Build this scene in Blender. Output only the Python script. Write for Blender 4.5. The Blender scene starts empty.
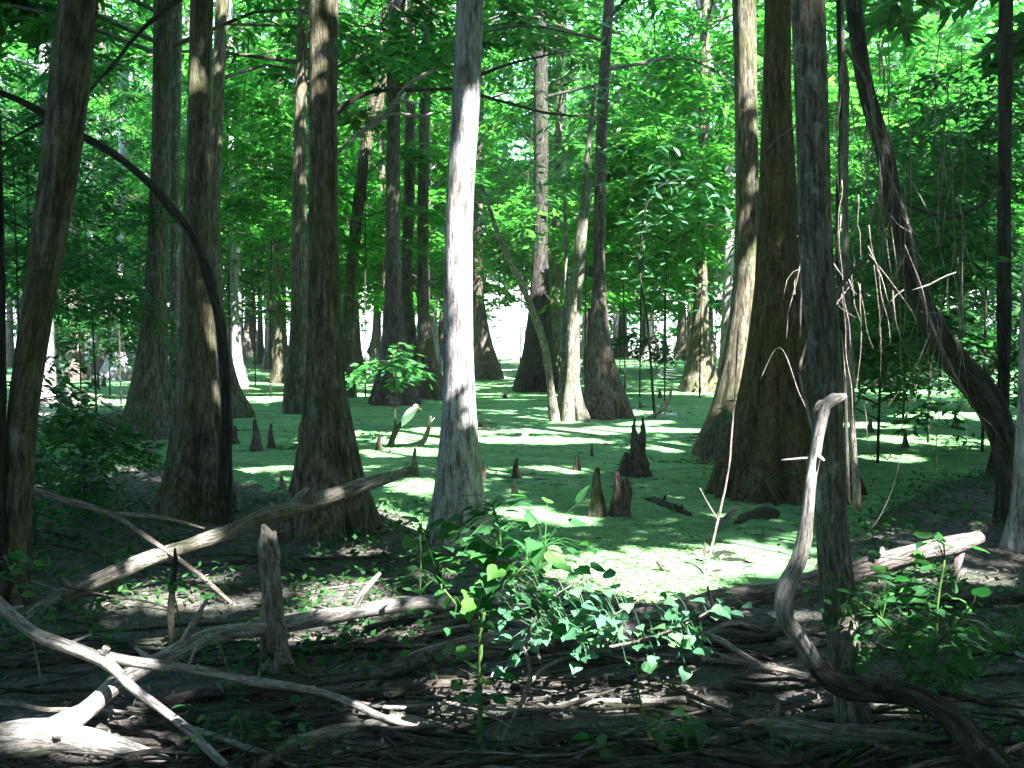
import bpy, math, random
import numpy as np
from mathutils import Vector, Matrix

SEED = 11
rng = np.random.default_rng(SEED)
random.seed(SEED)
scene = bpy.context.scene
COL = scene.collection
F = 995.0
CAMZ = 1.6
PITCH = math.atan(59.0 / F)
R = math.radians

# ------------------------------------------------------------------ camera
cam_d = bpy.data.cameras.new('camera')
cam_d.sensor_width = 36.0
cam_d.lens = 36.0 * F / 1024.0
cam_d.clip_end = 6000.0
cam_d.clip_start = 0.05
cam = bpy.data.objects.new('camera', cam_d)
COL.objects.link(cam)
cam.location = (0, 0, CAMZ)
cam.rotation_euler = (math.pi / 2 - PITCH, 0, 0)
scene.camera = cam

cp, sp = math.cos(PITCH), math.sin(PITCH)


def ray(px, py):
    u, v = (px - 512.0) / F, (384.0 - py) / F
    return np.array([u, cp + v * sp, v * cp - sp])


def P(px, py, Y):
    """world point seen at a pixel, at distance Y in front of the camera"""
    d = ray(px, py)
    return np.array([0, 0, CAMZ]) + d * (Y / d[1])


# ------------------------------------------------------------------ noise
_tab = rng.random((64, 64, 64))


def vnoise(p):
    p = np.asarray(p, dtype=float)
    i = np.floor(p).astype(int)
    f = p - i
    f = f * f * (3 - 2 * f)
    i0, i1 = i & 63, (i + 1) & 63
    def g(a, b, c):
        return _tab[a, b, c]
    x0, y0, z0 = i0[..., 0], i0[..., 1], i0[..., 2]
    x1, y1, z1 = i1[..., 0], i1[..., 1], i1[..., 2]
    fx, fy, fz = f[..., 0], f[..., 1], f[..., 2]
    c00 = g(x0, y0, z0) * (1 - fx) + g(x1, y0, z0) * fx
    c10 = g(x0, y1, z0) * (1 - fx) + g(x1, y1, z0) * fx
    c01 = g(x0, y0, z1) * (1 - fx) + g(x1, y0, z1) * fx
    c11 = g(x0, y1, z1) * (1 - fx) + g(x1, y1, z1) * fx
    return (c00 * (1 - fy) + c10 * fy) * (1 - fz) + (c01 * (1 - fy) + c11 * fy) * fz


def fbm2(x, y, oct=3, s=0.0):
    out, amp, tot = 0, 1.0, 0
    for k in range(oct):
        out = out + amp * vnoise(np.stack([x * 2 ** k + 17.3 * k + s, y * 2 ** k + 5.1 * k, np.full_like(x, 0.37 + k)], -1))
        tot += amp
        amp *= 0.5
    return out / tot


# ------------------------------------------------------------------ terrain height
_SH = [(-400, 452), (0, 455), (150, 468), (300, 498), (420, 526), (500, 548), (560, 580), (620, 600), (700, 606), (790, 598),
       (860, 532), (930, 492), (1024, 470), (1400, 465)]
_SA = np.array([(a - 512) / F for a, b in _SH])
_SY = np.array([F * CAMZ / (b - 325.0) for a, b in _SH])


def hgt(x, y):
    x = np.asarray(x, float)
    y = np.asarray(y, float)
    yy = np.maximum(y, 0.3)
    a = np.clip(x / yy, -1.2, 1.2)
    ys = np.interp(a, _SA, _SY)
    ys = np.where(y < 0.3, 8.0, ys)
    wob = (fbm2(x * 0.8 + 40, y * 0.8 + 40, 3) - 0.5)
    h = np.clip((ys - y + wob * 1.1) * 0.07, -0.55, 0.07)
    h = h + (fbm2(x * 2.1 + 90, y * 2.1 + 13, 3) - 0.5) * 0.10 * np.clip((h + 0.15) / 0.2, 0, 1)
    return h


def hg(x, y):
    return float(hgt(np.array([x]), np.array([y]))[0])


def G(px, py, z=None):
    """ground (or water) point seen at a pixel"""
    d = ray(px, py)
    zz = 0.0 if z is None else z
    for _ in range(8):
        t = (zz - CAMZ) / d[2]
        p = np.array([0, 0, CAMZ]) + d * t
        if z is not None:
            break
        zz = max(hg(p[0], p[1]), 0.0)
    return p


# ------------------------------------------------------------------ sun and the gaps in the canopy it shines through
S_EL = R(54)
S_AZ = math.atan2(0.60, -0.80)          # from behind the camera, on the right
S = np.array([math.sin(S_AZ) * math.cos(S_EL), math.cos(S_AZ) * math.cos(S_EL), math.sin(S_EL)])


def gproj(p):
    p = np.asarray(p, float)
    return p[..., :2] - S[:2] / S[2] * p[..., 2:3]


GAPS = []   # (ax, ay, bx, by, rx, ry)


def gap_ground(px, py, rx, ry):
    c = G(px, py, 0.0)
    a, b = G(px, py - ry, 0.0), G(px, py + ry, 0.0)
    GAPS.append((c[0], c[1], c[0], c[1], max(0.10, rx * c[1] / F), max(0.12, abs(a[1] - b[1]) / 2)))


def gap_seg(px0, py0, px1, py1, Y, r, Y1=None):
    a, b = gproj(P(px0, py0, Y)), gproj(P(px1, py1, Y if Y1 is None else Y1))
    GAPS.append((a[0], a[1], b[0], b[1], r, r))


for g in [(650, 572, 95, 24), (745, 560, 70, 18), (590, 580, 40, 8), (528, 512, 32, 6), (565, 520, 26, 5), (380, 600, 75, 15),
          (330, 627, 60, 9), (170, 611, 85, 9), (300, 602, 40, 7),
          (690, 447, 55, 6), (560, 440, 110, 4), (440, 432, 60, 5), (540, 470, 70, 4), (330, 440, 30, 5), 
          (425, 486, 50, 7), (270, 515, 25, 4), (930, 440, 60, 5), (960, 416, 60, 4), (880, 458, 40, 5), (870, 425, 40, 3),
          (112, 402, 38, 4), (945, 585, 55, 7), (890, 575, 25, 6), (600, 412, 60, 3),
          (690, 385, 40, 3), (450, 385, 40, 3), (270, 385, 40, 4), (250, 400, 35, 4), (640, 430, 80, 3), (400, 452, 50, 5),
          (110, 470, 40, 3)]:
    gap_ground(*g)
N_GROUND = len(GAPS)
for g in [(466, 160, 463, 440, 7.2, .17), (467, 200, 465, 430, 7.2, .25), (206, 10, 204, 90, 8.6, .10), (203, 320, 208, 420, 8.6, .11),
          (190, 440, 208, 505, 8.6, .10), (750, 285, 726, 440, 12.2, .20),
          (52, 330, 60, 405, 20, .5), (122, 190, 118, 370, 29, .5), (818, 420, 798, 570, 3.5, .08), (60, 640, 110, 660, 3.5, .10),
          (90, 720, 180, 650, 3.8, .08), (450, 600, 550, 525, 3.5, .22), (880, 610, 955, 590, 3.6, .12), (0, 735, 150, 765, 3.5, .09), (540, 595, 650, 640, 3.8, .16), (650, 640, 735, 600, 3.8, .14),
          (345, 143, 435, 72, 9.0, .18), (600, 290, 603, 345, 17.7, .30), (575, 330, 568, 420, 16.4, .25),
          (500, 560, 530, 530, 3.6, .06), (900, 555, 975, 540, 5.9, .15), (680, 630, 785, 680, 4.4, .02), (403, 405, 412, 425, 13.5, .35), (900, 600, 950, 640, 3.7, .10), (520, 180, 545, 230, 12.0, .45), (660, 180, 715, 200, 13.0, .4),
          (350, 360, 440, 385, 14.0, .35), (300, 150, 338, 60, 7.8, .05), (820, 620, 850, 720, 4.0, .06), (640, 425, 672, 390, 16, .3),
          (330, 505, 400, 475, 6.3, .09), (90, 586, 270, 515, 5.7, .05), (230, 632, 430, 604, 4.7, .05)]:
    gap_seg(*g[:5], g[5])
GA = np.array(GAPS)
BLOCKS = []       # crowns stay closed where these shafts stand in the shade


def in_gap(pts, pad=.04):
    g = gproj(pts)
    out = np.zeros(len(g), bool)
    for ax, ay, bx, by, rx, ry in GA:
        dx, dy = bx - ax, by - ay
        L2 = dx * dx + dy * dy
        t = np.clip(((g[:, 0] - ax) * dx + (g[:, 1] - ay) * dy) / L2, 0, 1) if L2 > 1e-9 else np.zeros(len(g))
        out |= ((g[:, 0] - ax - t * dx) / (rx + pad)) ** 2 + ((g[:, 1] - ay - t * dy) / (ry + pad)) ** 2 < 1
    return out


def keep_mask(pts, lo=2.4):
    """which leaves stay: the crowns have openings where sun reaches the place"""
    g = gproj(pts)
    gx, gy = g[:, 0], g[:, 1]
    edge = fbm2(gx * 2.3 + 31, gy * 2.3 + 7, 2)
    keep = np.ones(len(pts), bool)

    def inside(row, m, pad=.06):
        ax, ay, bx, by, rx, ry = row
        x, y = gx[m], gy[m]
        dx, dy = bx - ax, by - ay
        L2 = dx * dx + dy * dy
        t = np.clip(((x - ax) * dx + (y - ay) * dy) / L2, 0, 1) if L2 > 1e-9 else np.zeros(len(x))
        ex, ey = (x - ax - t * dx) / (rx + pad), (y - ay - t * dy) / (ry + pad)
        return np.sqrt(ex * ex + ey * ey)

    def near_of(row):
        ax, ay, bx, by, rx, ry = row
        return (np.abs(gx - (ax + bx) / 2) < abs(ax - bx) / 2 + rx * 2 + .3) & (np.abs(gy - (ay + by) / 2) < abs(ay - by) / 2 + ry * 2 + .3)

    def open_(rows):
        for row in rows:
            m = near_of(row)
            if m.any():
                k = keep[m]
                k[inside(row, m) + (edge[m] - .5) * .7 < 1] = False
                keep[m] = k

    fl = fbm2(gx * 0.75 + 11, gy * 1.5 + 51, 2, 3.0)
    thr = np.interp(gy, [-5, 10, 12, 15, 19, 23, 28, 40], [.02, .02, .04, .10, .24, .38, .62, .64])
    dim = np.interp(gx / np.maximum(gy, 4), [-.6, -.4, -.2, .2, .32, .6], [-.08, -.04, 0, 0, -.20, -.26])
    keep &= ~(fl < thr + dim)
    open_(GA[:N_GROUND])
    for row in BLOCKS:
        m = near_of(row)
        if m.any():
            k = keep[m]
            k[inside(row, m, 0) < 1] = True
            keep[m] = k
    open_(GA[N_GROUND:])
    keep |= pts[:, 2] < lo
    return keep


# ------------------------------------------------------------------ mesh helpers
class MB:
    def __init__(self):
        self.v, self.q, self.t, self.b, self.n, self.tubes = [], [], [], [], 0, False

    def add(self, v, q=None, t=None, bc=None):
        v = np.asarray(v, float).reshape(-1, 3)
        self.b.append(v if bc is None else bc)
        self.tubes |= bc is not None
        if q is not None and len(q):
            self.q.append(np.asarray(q, int).reshape(-1, 4) + self.n)
        if t is not None and len(t):
            self.t.append(np.asarray(t, int).reshape(-1, 3) + self.n)
        self.v.append(v)
        self.n += len(v)

    def build(self, name, mat, parent=None, origin=None, smooth=True):
        v = np.concatenate(self.v) if self.v else np.zeros((0, 3))
        if origin is not None:
            v = v - np.asarray(origin)
        q = np.concatenate(self.q) if self.q else np.zeros((0, 4), int)
        t = np.concatenate(self.t) if self.t else np.zeros((0, 3), int)
        me = bpy.data.meshes.new(name)
        nl = q.size + t.size
        me.vertices.add(len(v))
        me.vertices.foreach_set('co', v.astype(np.float32).ravel())
        me.loops.add(nl)
        me.loops.foreach_set('vertex_index', np.concatenate([q.ravel(), t.ravel()]).astype(np.int32))
        me.polygons.add(len(q) + len(t))
        st = np.concatenate([np.arange(len(q)) * 4, q.size + np.arange(len(t)) * 3]).astype(np.int32)
        me.polygons.foreach_set('loop_start', st)
        me.polygons.foreach_set('use_smooth', np.full(len(q) + len(t), smooth))
        if self.tubes:
            at = me.attributes.new('bark_co', 'FLOAT_VECTOR', 'POINT')
            at.data.foreach_set('vector', np.concatenate(self.b).astype(np.float32).ravel())
        me.materials.append(mat)
        me.update(calc_edges=True)
        o = bpy.data.objects.new(name, me)
        COL.objects.link(o)
        if parent is not None:
            o.parent = parent
        return o


def tag(o, label=None, cat=None, group=None, kind=None):
    if label:
        o['label'] = label
    if cat:
        o['category'] = cat
    if group:
        o['group'] = group
    if kind:
        o['kind'] = kind
    return o


def empty(name, loc):
    o = bpy.data.objects.new(name, None)
    o.empty_display_size = 0.1
    COL.objects.link(o)
    o.location = tuple(float(c) for c in loc)
    return o


def catmull(pts, n):
    """smooth resampling of rows of any width"""
    p = np.asarray(pts, float)
    if len(p) < 3:
        t = np.linspace(0, 1, n)[:, None]
        return p[0] * (1 - t) + p[-1] * t
    seg = np.sqrt(((p[1:, :3] - p[:-1, :3]) ** 2).sum(1))
    k = np.concatenate([[0], np.cumsum(np.maximum(seg, 1e-6))])
    m = np.zeros_like(p)
    d = (p[1:] - p[:-1]) / (k[1:] - k[:-1])[:, None]
    m[1:-1] = (d[1:] * (k[1:-1] - k[:-2])[:, None] + d[:-1] * (k[2:] - k[1:-1])[:, None]) / (k[2:] - k[:-2])[:, None]
    m[0], m[-1] = d[0], d[-1]
    s = np.linspace(0, k[-1], n)
    i = np.clip(np.searchsorted(k, s, side='right') - 1, 0, len(k) - 2)
    h = (k[i + 1] - k[i])[:, None]
    t = ((s - k[i])[:, None]) / h
    return (2 * t ** 3 - 3 * t ** 2 + 1) * p[i] + (t ** 3 - 2 * t ** 2 + t) * h * m[i] + (-2 * t ** 3 + 3 * t ** 2) * p[i + 1] + (t ** 3 - t ** 2) * h * m[i + 1]


def tube(mb, c, r, nseg=8, mod=None, cap=True):
    """swept tube along centres c (N,3) with radii r (N,); mod(theta (N,M), i) multiplies the radius"""
    c = np.asarray(c, float)
    N = len(c)
    tan = np.gradient(c, axis=0)
    tan /= np.maximum(np.linalg.norm(tan, axis=1, keepdims=True), 1e-9)
    ref = np.array([1.0, 0, 0]) if abs(tan[0, 0]) < 0.8 else np.array([0, 1.0, 0])
    U = np.zeros((N, 3))
    u = ref - tan[0] * ref.dot(tan[0])
    u /= np.linalg.norm(u)
    for i in range(N):
        u = u - tan[i] * u.dot(tan[i])
        u /= max(np.linalg.norm(u), 1e-9)
        U[i] = u
    V = np.cross(tan, U)
    th = np.linspace(0, 2 * math.pi, nseg, endpoint=False)[None, :].repeat(N, 0)
    rr = np.asarray(r, float)[:, None] * (mod(th) if mod is not None else 1.0)
    v = c[:, None, :] + (np.cos(th) * rr)[..., None] * U[:, None, :] + (np.sin(th) * rr)[..., None] * V[:, None, :]
    a = np.arange(N - 1)[:, None] * nseg
    j = np.arange(nseg)[None, :]
    jn = (j + 1) % nseg
    q = np.stack([a + j, a + jn, a + nseg + jn, a + nseg + j], -1).reshape(-1, 4)
    ss = np.concatenate([[0], np.cumsum(np.linalg.norm(np.diff(c, axis=0), axis=1))])
    bc = np.stack([np.cos(th) * rr, np.sin(th) * rr, np.broadcast_to(ss[:, None], th.shape)], -1).reshape(-1, 3)
    vv = v.reshape(-1, 3)
    tri = []
    if cap:
        vv = np.concatenate([vv, c[:1], c[-1:]])
        bc = np.concatenate([bc, [[0, 0, 0]], [[0, 0, ss[-1]]]])
        n0, n1 = N * nseg, N * nseg + 1
        tri = [(n0, (k + 1) % nseg, k) for k in range(nseg)] + [(n1, (N - 1) * nseg + k, (N - 1) * nseg + (k + 1) % nseg) for k in range(nseg)]
    mb.add(vv, q, tri, bc)


def rough_mod(c, amp, freq, stretch=4.0, seed=0.0):
    """bark-like radius noise for a tube"""
    s = np.concatenate([[0], np.cumsum(np.linalg.norm(np.diff(c, axis=0), axis=1))])[:, None]
    def f(th):
        q = np.stack([np.cos(th) * freq + seed, np.sin(th) * freq + seed * 1.7, np.broadcast_to(s * freq / stretch * 3.0, th.shape)], -1)
        q2 = np.stack([np.cos(th) * freq * 2.7 + seed, np.sin(th) * freq * 2.7, np.broadcast_to(s * freq * 2, th.shape)], -1)
        return 1 + amp * ((vnoise(q) - .5) * 2 + (vnoise(q2) - .5))
    return f


def branch_mesh(mb, path, nseg=8, n=None, rough=.12, seed=None):
    """path rows (x,y,z,r)"""
    path = np.asarray(path, float)
    L = np.linalg.norm(np.diff(path[:, :3], axis=0), axis=1).sum()
    n = n or int(np.clip(L / 0.04, 6, 70))
    p = catmull(path, n)
    seed = rng.random() * 40 if seed is None else seed
    c = p[:, :3].copy()
    rr = np.maximum(p[:, 3], .0015)
    w = (vnoise(np.stack([np.arange(n) * .18 + seed, np.full(n, seed), np.zeros(n)], -1)) - .5)
    w2 = (vnoise(np.stack([np.arange(n) * .35, np.full(n, seed + 9), np.zeros(n)], -1)) - .5)
    c[:, 2] += w * np.minimum(rr, .022) * 1.1
    c[:, 0] += w2 * np.minimum(rr, .022) * .5
    rr = rr * (1 + .28 * (vnoise(np.stack([np.arange(n) * .45 + seed, np.full(n, seed + 3), np.zeros(n)], -1)) - .5))
    tube(mb, c, rr, nseg, rough_mod(c, rough, 1.6, seed=seed))


def px_path(rows):
    """rows (px, py, Y, width_px) -> (x,y,z,r)"""
    out = []
    for px, py, Y, w in rows:
        if Y == 0:
            g_ = G(px, py + w * .30)
            Y = g_[1]
        p = P(px, py, Y)
        out.append((*p, w * .5 * Y / F))
    return out


def rot_frames(d, up_tilt):
    """leaf frames: d (N,3) long axis; returns side axis, normal"""
    d = d / np.maximum(np.linalg.norm(d, axis=1, keepdims=True), 1e-9)
    up = np.array([0, 0, 1.0]) + up_tilt
    s = np.cross(d, up)
    s /= np.maximum(np.linalg.norm(s, axis=1, keepdims=True), 1e-9)
    n = np.cross(s, d)
    return d, s, n


RH_V = np.array([(0, 0, 0), (.45, -.5, 0), (1, 0, -.06), (.45, .5, 0)])
RH_Q = np.array([(0, 1, 2, 3)])
_R = [(-.05, -.22, .03), (.08, -.40, .06), (.28, -.46, .06), (.52, -.36, .05), (.78, -.14, .0)]
DEL_V = np.array([(0, 0, 0)] + _R + [(1, 0, -.10)] + [(a, -b, c) for a, b, c in _R] + [(.25, 0, 0), (.6, 0, -.01)])
DEL_T = np.array([(0, 1, 12), (1, 2, 12), (2, 3, 12), (3, 4, 12), (12, 4, 13), (4, 5, 13), (5, 6, 13),
                  (7, 0, 12), (8, 7, 12), (9, 8, 12), (10, 9, 12), (10, 12, 13), (11, 10, 13), (6, 11, 13)])
OVA_V = np.array([(0, 0, 0), (.25, -.2, .03), (.55, -.24, .03), (1, 0, -.12), (.55, .24, .03), (.25, .2, .03), (.5, 0, 0)])
OVA_T = np.array([(0, 1, 6), (1, 2, 6), (2, 3, 6), (3, 4, 6), (4, 5, 6), (5, 0, 6)])


def leaves(mb, pos, d, length, width, tilt=.5, tmpl='rh'):
    n = len(pos)
    if n == 0:
        return
    d, s, nn = rot_frames(d, rng.normal(0, tilt, (n, 3)))
    length = np.broadcast_to(length, (n,))[:, None, None]
    width = np.broadcast_to(width, (n,))[:, None, None]
    tv, tq, tt = (RH_V, RH_Q, None) if tmpl == 'rh' else ((DEL_V, None, DEL_T) if tmpl == 'del' else (OVA_V, None, OVA_T))
    v = pos[:, None, :] + tv[None, :, 0:1] * length * d[:, None, :] + tv[None, :, 1:2] * width * s[:, None, :] + tv[None, :, 2:3] * length * nn[:, None, :]
    k = len(tv)
    off = (np.arange(n) * k)[:, None, None]
    mb.add(v.reshape(-1, 3), None if tq is None else (tq[None] + off).reshape(-1, 4), None if tt is None else (tt[None] + off).reshape(-1, 3))


# ------------------------------------------------------------------ materials
def newmat(name):
    m = bpy.data.materials.new(name)
    m.use_nodes = True
    nt = m.node_tree
    for n in list(nt.nodes):
        nt.nodes.remove(n)
    out = nt.nodes.new('ShaderNodeOutputMaterial')
    return m, nt, out


def nd(nt, typ, **kw):
    n = nt.nodes.new(typ)
    for k, v in kw.items():
        setattr(n, k, v)
    return n


def ramp(nt, fac, stops):
    n = nd(nt, 'ShaderNodeValToRGB')
    el = n.color_ramp.elements
    while len(el) < len(stops):
        el.new(.5)
    for e, (p, c) in zip(el, stops):
        e.position = p
        e.color = (*c, 1) if len(c) == 3 else c
    nt.links.new(fac, n.inputs[0])
    return n.outputs[0]


def noise(nt, vec, scale, detail=4, rough=.55):
    n = nd(nt, 'ShaderNodeTexNoise')
    n.inputs['Scale'].default_value = scale
    n.inputs['Detail'].default_value = detail
    n.inputs['Roughness'].default_value = rough
    nt.links.new(vec, n.inputs['Vector'])
    return n.outputs['Fac']


def mapping(nt, vec, scale):
    n = nd(nt, 'ShaderNodeMapping')
    n.inputs['Scale'].default_value = scale
    nt.links.new(vec, n.inputs[0])
    return n.outputs[0]


def mixc(nt, fac, a, b, mode='MIX'):
    n = nd(nt, 'ShaderNodeMix', data_type='RGBA', blend_type=mode)
    for s, v in ((n.inputs[0], fac), (n.inputs[6], a), (n.inputs[7], b)):
        if hasattr(v, 'node'):
            nt.links.new(v, s)
        else:
            s.default_value = v if isinstance(v, float) else (*v, 1)
    return n.outputs[2]


def mth(nt, op, a, b=0.0):
    n = nd(nt, 'ShaderNodeMath', operation=op)
    for s, v in ((n.inputs[0], a), (n.inputs[1], b)):
        if hasattr(v, 'node'):
            nt.links.new(v, s)
        else:
            s.default_value = v
    return n.outputs[0]


def bark(name, c_dark, c_mid, c_light, moss=(.055, .08, .018), moss_amt=.55, lichen=(.42, .42, .44), lichen_amt=.2, scale=1.0, bump=.9, stretch=.15):
    m, nt, out = newmat(name)
    tc = nd(nt, 'ShaderNodeAttribute', attribute_name='bark_co').outputs['Vector']
    info = nd(nt, 'ShaderNodeObjectInfo')
    off = nd(nt, 'ShaderNodeVectorMath', operation='ADD')
    nt.links.new(tc, off.inputs[0])
    mul = nd(nt, 'ShaderNodeVectorMath', operation='SCALE')
    mul.inputs[0].default_value = (13.0, 7.0, 5.0)
    nt.links.new(info.outputs['Random'], mul.inputs['Scale'])
    nt.links.new(mul.outputs[0], off.inputs[1])
    tc = off.outputs[0]
    v1 = mapping(nt, tc, (scale, scale, scale * stretch))
    fis = noise(nt, v1, 30, 8, .68)
    fine = noise(nt, mapping(nt, tc, (scale, scale, scale * .3)), 60, 6, .7)
    big = noise(nt, tc, 1.6, 3)
    col = ramp(nt, fis, [(.39, c_dark), (.50, c_mid), (.63, c_light)])
    ms = ramp(nt, big, [(.46, (0, 0, 0)), (.66, (moss_amt,) * 3)])
    col = mixc(nt, ms, col, moss)
    lv = noise(nt, mapping(nt, tc, (1, 1, .6)), 7.0 * scale, 5, .65)
    ls = ramp(nt, lv, [(.56, (0, 0, 0)), (.66, (lichen_amt,) * 3)])
    col = mixc(nt, ls, col, lichen)
    col = mixc(nt, .6, col, ramp(nt, fine, [(.34, (.3, .3, .3)), (.66, (1.45, 1.45, 1.45))]), 'MULTIPLY')
    hgtv = mth(nt, 'ADD', fis, mth(nt, 'MULTIPLY', fine, .35))
    bp = nd(nt, 'ShaderNodeBump')
    bp.inputs['Strength'].default_value = bump
    bp.inputs['Distance'].default_value = .03
    nt.links.new(hgtv, bp.inputs['Height'])
    bs = nd(nt, 'ShaderNodeBsdfPrincipled')
    nt.links.new(col, bs.inputs['Base Color'])
    bs.inputs['Roughness'].default_value = .85
    bs.inputs['Specular IOR Level'].default_value = .25
    nt.links.new(bp.outputs[0], bs.inputs['Normal'])
    nt.links.new(bs.outputs[0], out.inputs[0])
    return m


def leafmat(name, stops, trans=.4, rough=.6, spec=.12, tcol=1.4):
    m, nt, out = newmat(name)
    geo = nd(nt, 'ShaderNodeNewGeometry')
    col = ramp(nt, geo.outputs['Random Per Island'], stops)
    pos = geo.outputs['Position']
    big = noise(nt, pos, .5, 2)
    col = mixc(nt, .5, col, ramp(nt, big, [(.35, (.55, .62, .6)), (.65, (1.25, 1.2, 1.0))]), 'MULTIPLY')
    bs = nd(nt, 'ShaderNodeBsdfPrincipled')
    nt.links.new(col, bs.inputs['Base Color'])
    bs.inputs['Roughness'].default_value = rough
    bs.inputs['Specular IOR Level'].default_value = spec
    tr = nd(nt, 'ShaderNodeBsdfTranslucent')
    nt.links.new(mixc(nt, 1.0, col, (tcol * .72, tcol * 1.15, tcol * .74), 'MULTIPLY'), tr.inputs[0])
    mx = nd(nt, 'ShaderNodeMixShader')
    mx.inputs[0].default_value = trans
    nt.links.new(bs.outputs[0], mx.inputs[1])
    nt.links.new(tr.outputs[0], mx.inputs[2])
    nt.links.new(mx.outputs[0], out.inputs[0])
    return m


M = {}
M['bark'] = bark('cypress_bark', (.03, .026, .016), (.10, .086, .056), (.20, .18, .13))
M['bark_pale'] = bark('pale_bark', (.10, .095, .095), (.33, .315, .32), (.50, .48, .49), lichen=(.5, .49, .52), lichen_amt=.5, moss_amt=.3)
M['bark_dark'] = bark('dark_bark', (.010, .009, .008), (.035, .031, .026), (.075, .068, .058), lichen_amt=.1, moss_amt=.2)
M['bark_olive'] = bark('olive_brown_bark', (.026, .02, .009), (.082, .064, .028), (.145, .118, .058), moss=(.06, .075, .018), moss_amt=.6, lichen_amt=.05)
M['bark_red'] = bark('reddish_bark', (.032, .025, .021), (.095, .073, .06), (.18, .15, .13), moss_amt=.25, lichen_amt=.25)
M['bark_lichen'] = bark('lichen_bark', (.06, .055, .045), (.16, .15, .12), (.28, .27, .22), lichen=(.45, .47, .36), lichen_amt=.75, moss_amt=.5, scale=2.0)
M['knee'] = bark('knee_bark', (.03, .022, .018), (.10, .075, .06), (.20, .15, .13), moss_amt=.25, lichen_amt=.15, scale=2)
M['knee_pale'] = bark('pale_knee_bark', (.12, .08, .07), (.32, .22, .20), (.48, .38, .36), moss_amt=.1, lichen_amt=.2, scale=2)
M['deadwood'] = bark('bleached_deadwood', (.09, .08, .07), (.25, .23, .215), (.42, .40, .385), moss_amt=.15, lichen_amt=.25, scale=2.5, bump=.35)
M['deadbark'] = bark('barky_deadwood', (.06, .055, .042), (.20, .18, .15), (.36, .33, .29), moss=(.07, .09, .03), moss_amt=.55, lichen_amt=.3, scale=2.0)
M['logdark'] = bark('rotting_log', (.014, .012, .010), (.05, .043, .037), (.11, .095, .082), moss=(.035, .05, .014), moss_amt=.45, lichen_amt=.1, scale=1.6)
M['logpink'] = bark('pinkish_log', (.05, .04, .037), (.15, .122, .112), (.31, .27, .26), moss_amt=.25, lichen_amt=.3, scale=1.6)
M['stick'] = bark('stick_bark', (.016, .014, .013), (.05, .044, .04), (.115, .105, .10), moss_amt=.35, lichen_amt=.15, scale=3)
M['stick_pale'] = bark('pale_stick', (.10, .085, .07), (.25, .21, .18), (.40, .36, .33), moss_amt=.1, lichen_amt=.2, scale=3)
M['vine'] = bark('grey_vine', (.09, .075, .065), (.22, .19, .17), (.36, .32, .31), moss_amt=.1, lichen_amt=.2, scale=3)

M['leaf'] = leafmat('cypress_leaf', [(0, (.018, .08, .016)), (.5, (.034, .135, .022)), (1, (.075, .20, .03))], trans=.5, tcol=1.7)
M['leaf_far'] = leafmat('far_cypress_leaf', [(0, (.024, .115, .022)), (.5, (.046, .175, .030)), (1, (.11, .25, .040))], trans=.58, tcol=1.9)
M['leaf_dark'] = leafmat('understory_leaf', [(0, (.018, .065, .024)), (.6, (.032, .11, .032)), (1, (.06, .16, .04))], trans=.5, tcol=1.7)
M['leaf_plant'] = leafmat('broad_leaf', [(0, (.022, .095, .034)), (.6, (.038, .14, .045)), (1, (.075, .20, .04))], trans=.45, rough=.48, spec=.3)
M['leaf_blue'] = leafmat('waxy_vine_leaf', [(0, (.05, .15, .085)), (.6, (.075, .20, .11)), (1, (.11, .27, .10))], trans=.3, rough=.38, spec=.6)
M['stem_green'] = bark('green_stem', (.03, .07, .015), (.07, .14, .03), (.12, .2, .05), moss_amt=0, lichen_amt=0, scale=4, bump=.1)

# litter
m, nt, out = newmat('leaf_litter')
geo = nd(nt, 'ShaderNodeNewGeometry')
col = ramp(nt, geo.outputs['Random Per Island'], [(0, (.02, .016, .012)), (.5, (.058, .047, .037)), (.85, (.115, .097, .082)), (1, (.22, .195, .175))])
bs = nd(nt, 'ShaderNodeBsdfPrincipled')
bs.inputs['Roughness'].default_value = .7
nt.links.new(col, bs.inputs['Base Color'])
nt.links.new(bs.outputs[0], out.inputs[0])
M['litter'] = m

M['duckweed'] = leafmat('duckweed_frond', [(0, (.07, .18, .06)), (.5, (.15, .33, .12)), (1, (.26, .45, .19))], trans=.1)

# mud
m, nt, out = newmat('swamp_mud')
pos = nd(nt, 'ShaderNodeNewGeometry').outputs['Position']
n1, n2, n3 = noise(nt, pos, 1.3, 5), noise(nt, pos, 14, 6, .65), noise(nt, pos, 60, 4, .6)
col = ramp(nt, n2, [(.34, (.02, .018, .016)), (.54, (.065, .058, .053)), (.74, (.20, .185, .18))])
gs = ramp(nt, n1, [(.48, (0, 0, 0)), (.62, (.6, .6, .6))])
col = mixc(nt, gs, col, ramp(nt, n3, [(.35, (.012, .03, .010)), (.7, (.035, .07, .02))]))
bp = nd(nt, 'ShaderNodeBump')
bp.inputs['Strength'].default_value = .8
bp.inputs['Distance'].default_value = .03
nt.links.new(mth(nt, 'ADD', n2, mth(nt, 'MULTIPLY', n3, .5)), bp.inputs['Height'])
bs = nd(nt, 'ShaderNodeBsdfPrincipled')
bs.inputs['Roughness'].default_value = .75
nt.links.new(col, bs.inputs['Base Color'])
nt.links.new(bp.outputs[0], bs.inputs['Normal'])
nt.links.new(bs.outputs[0], out.inputs[0])
M['mud'] = m

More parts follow.
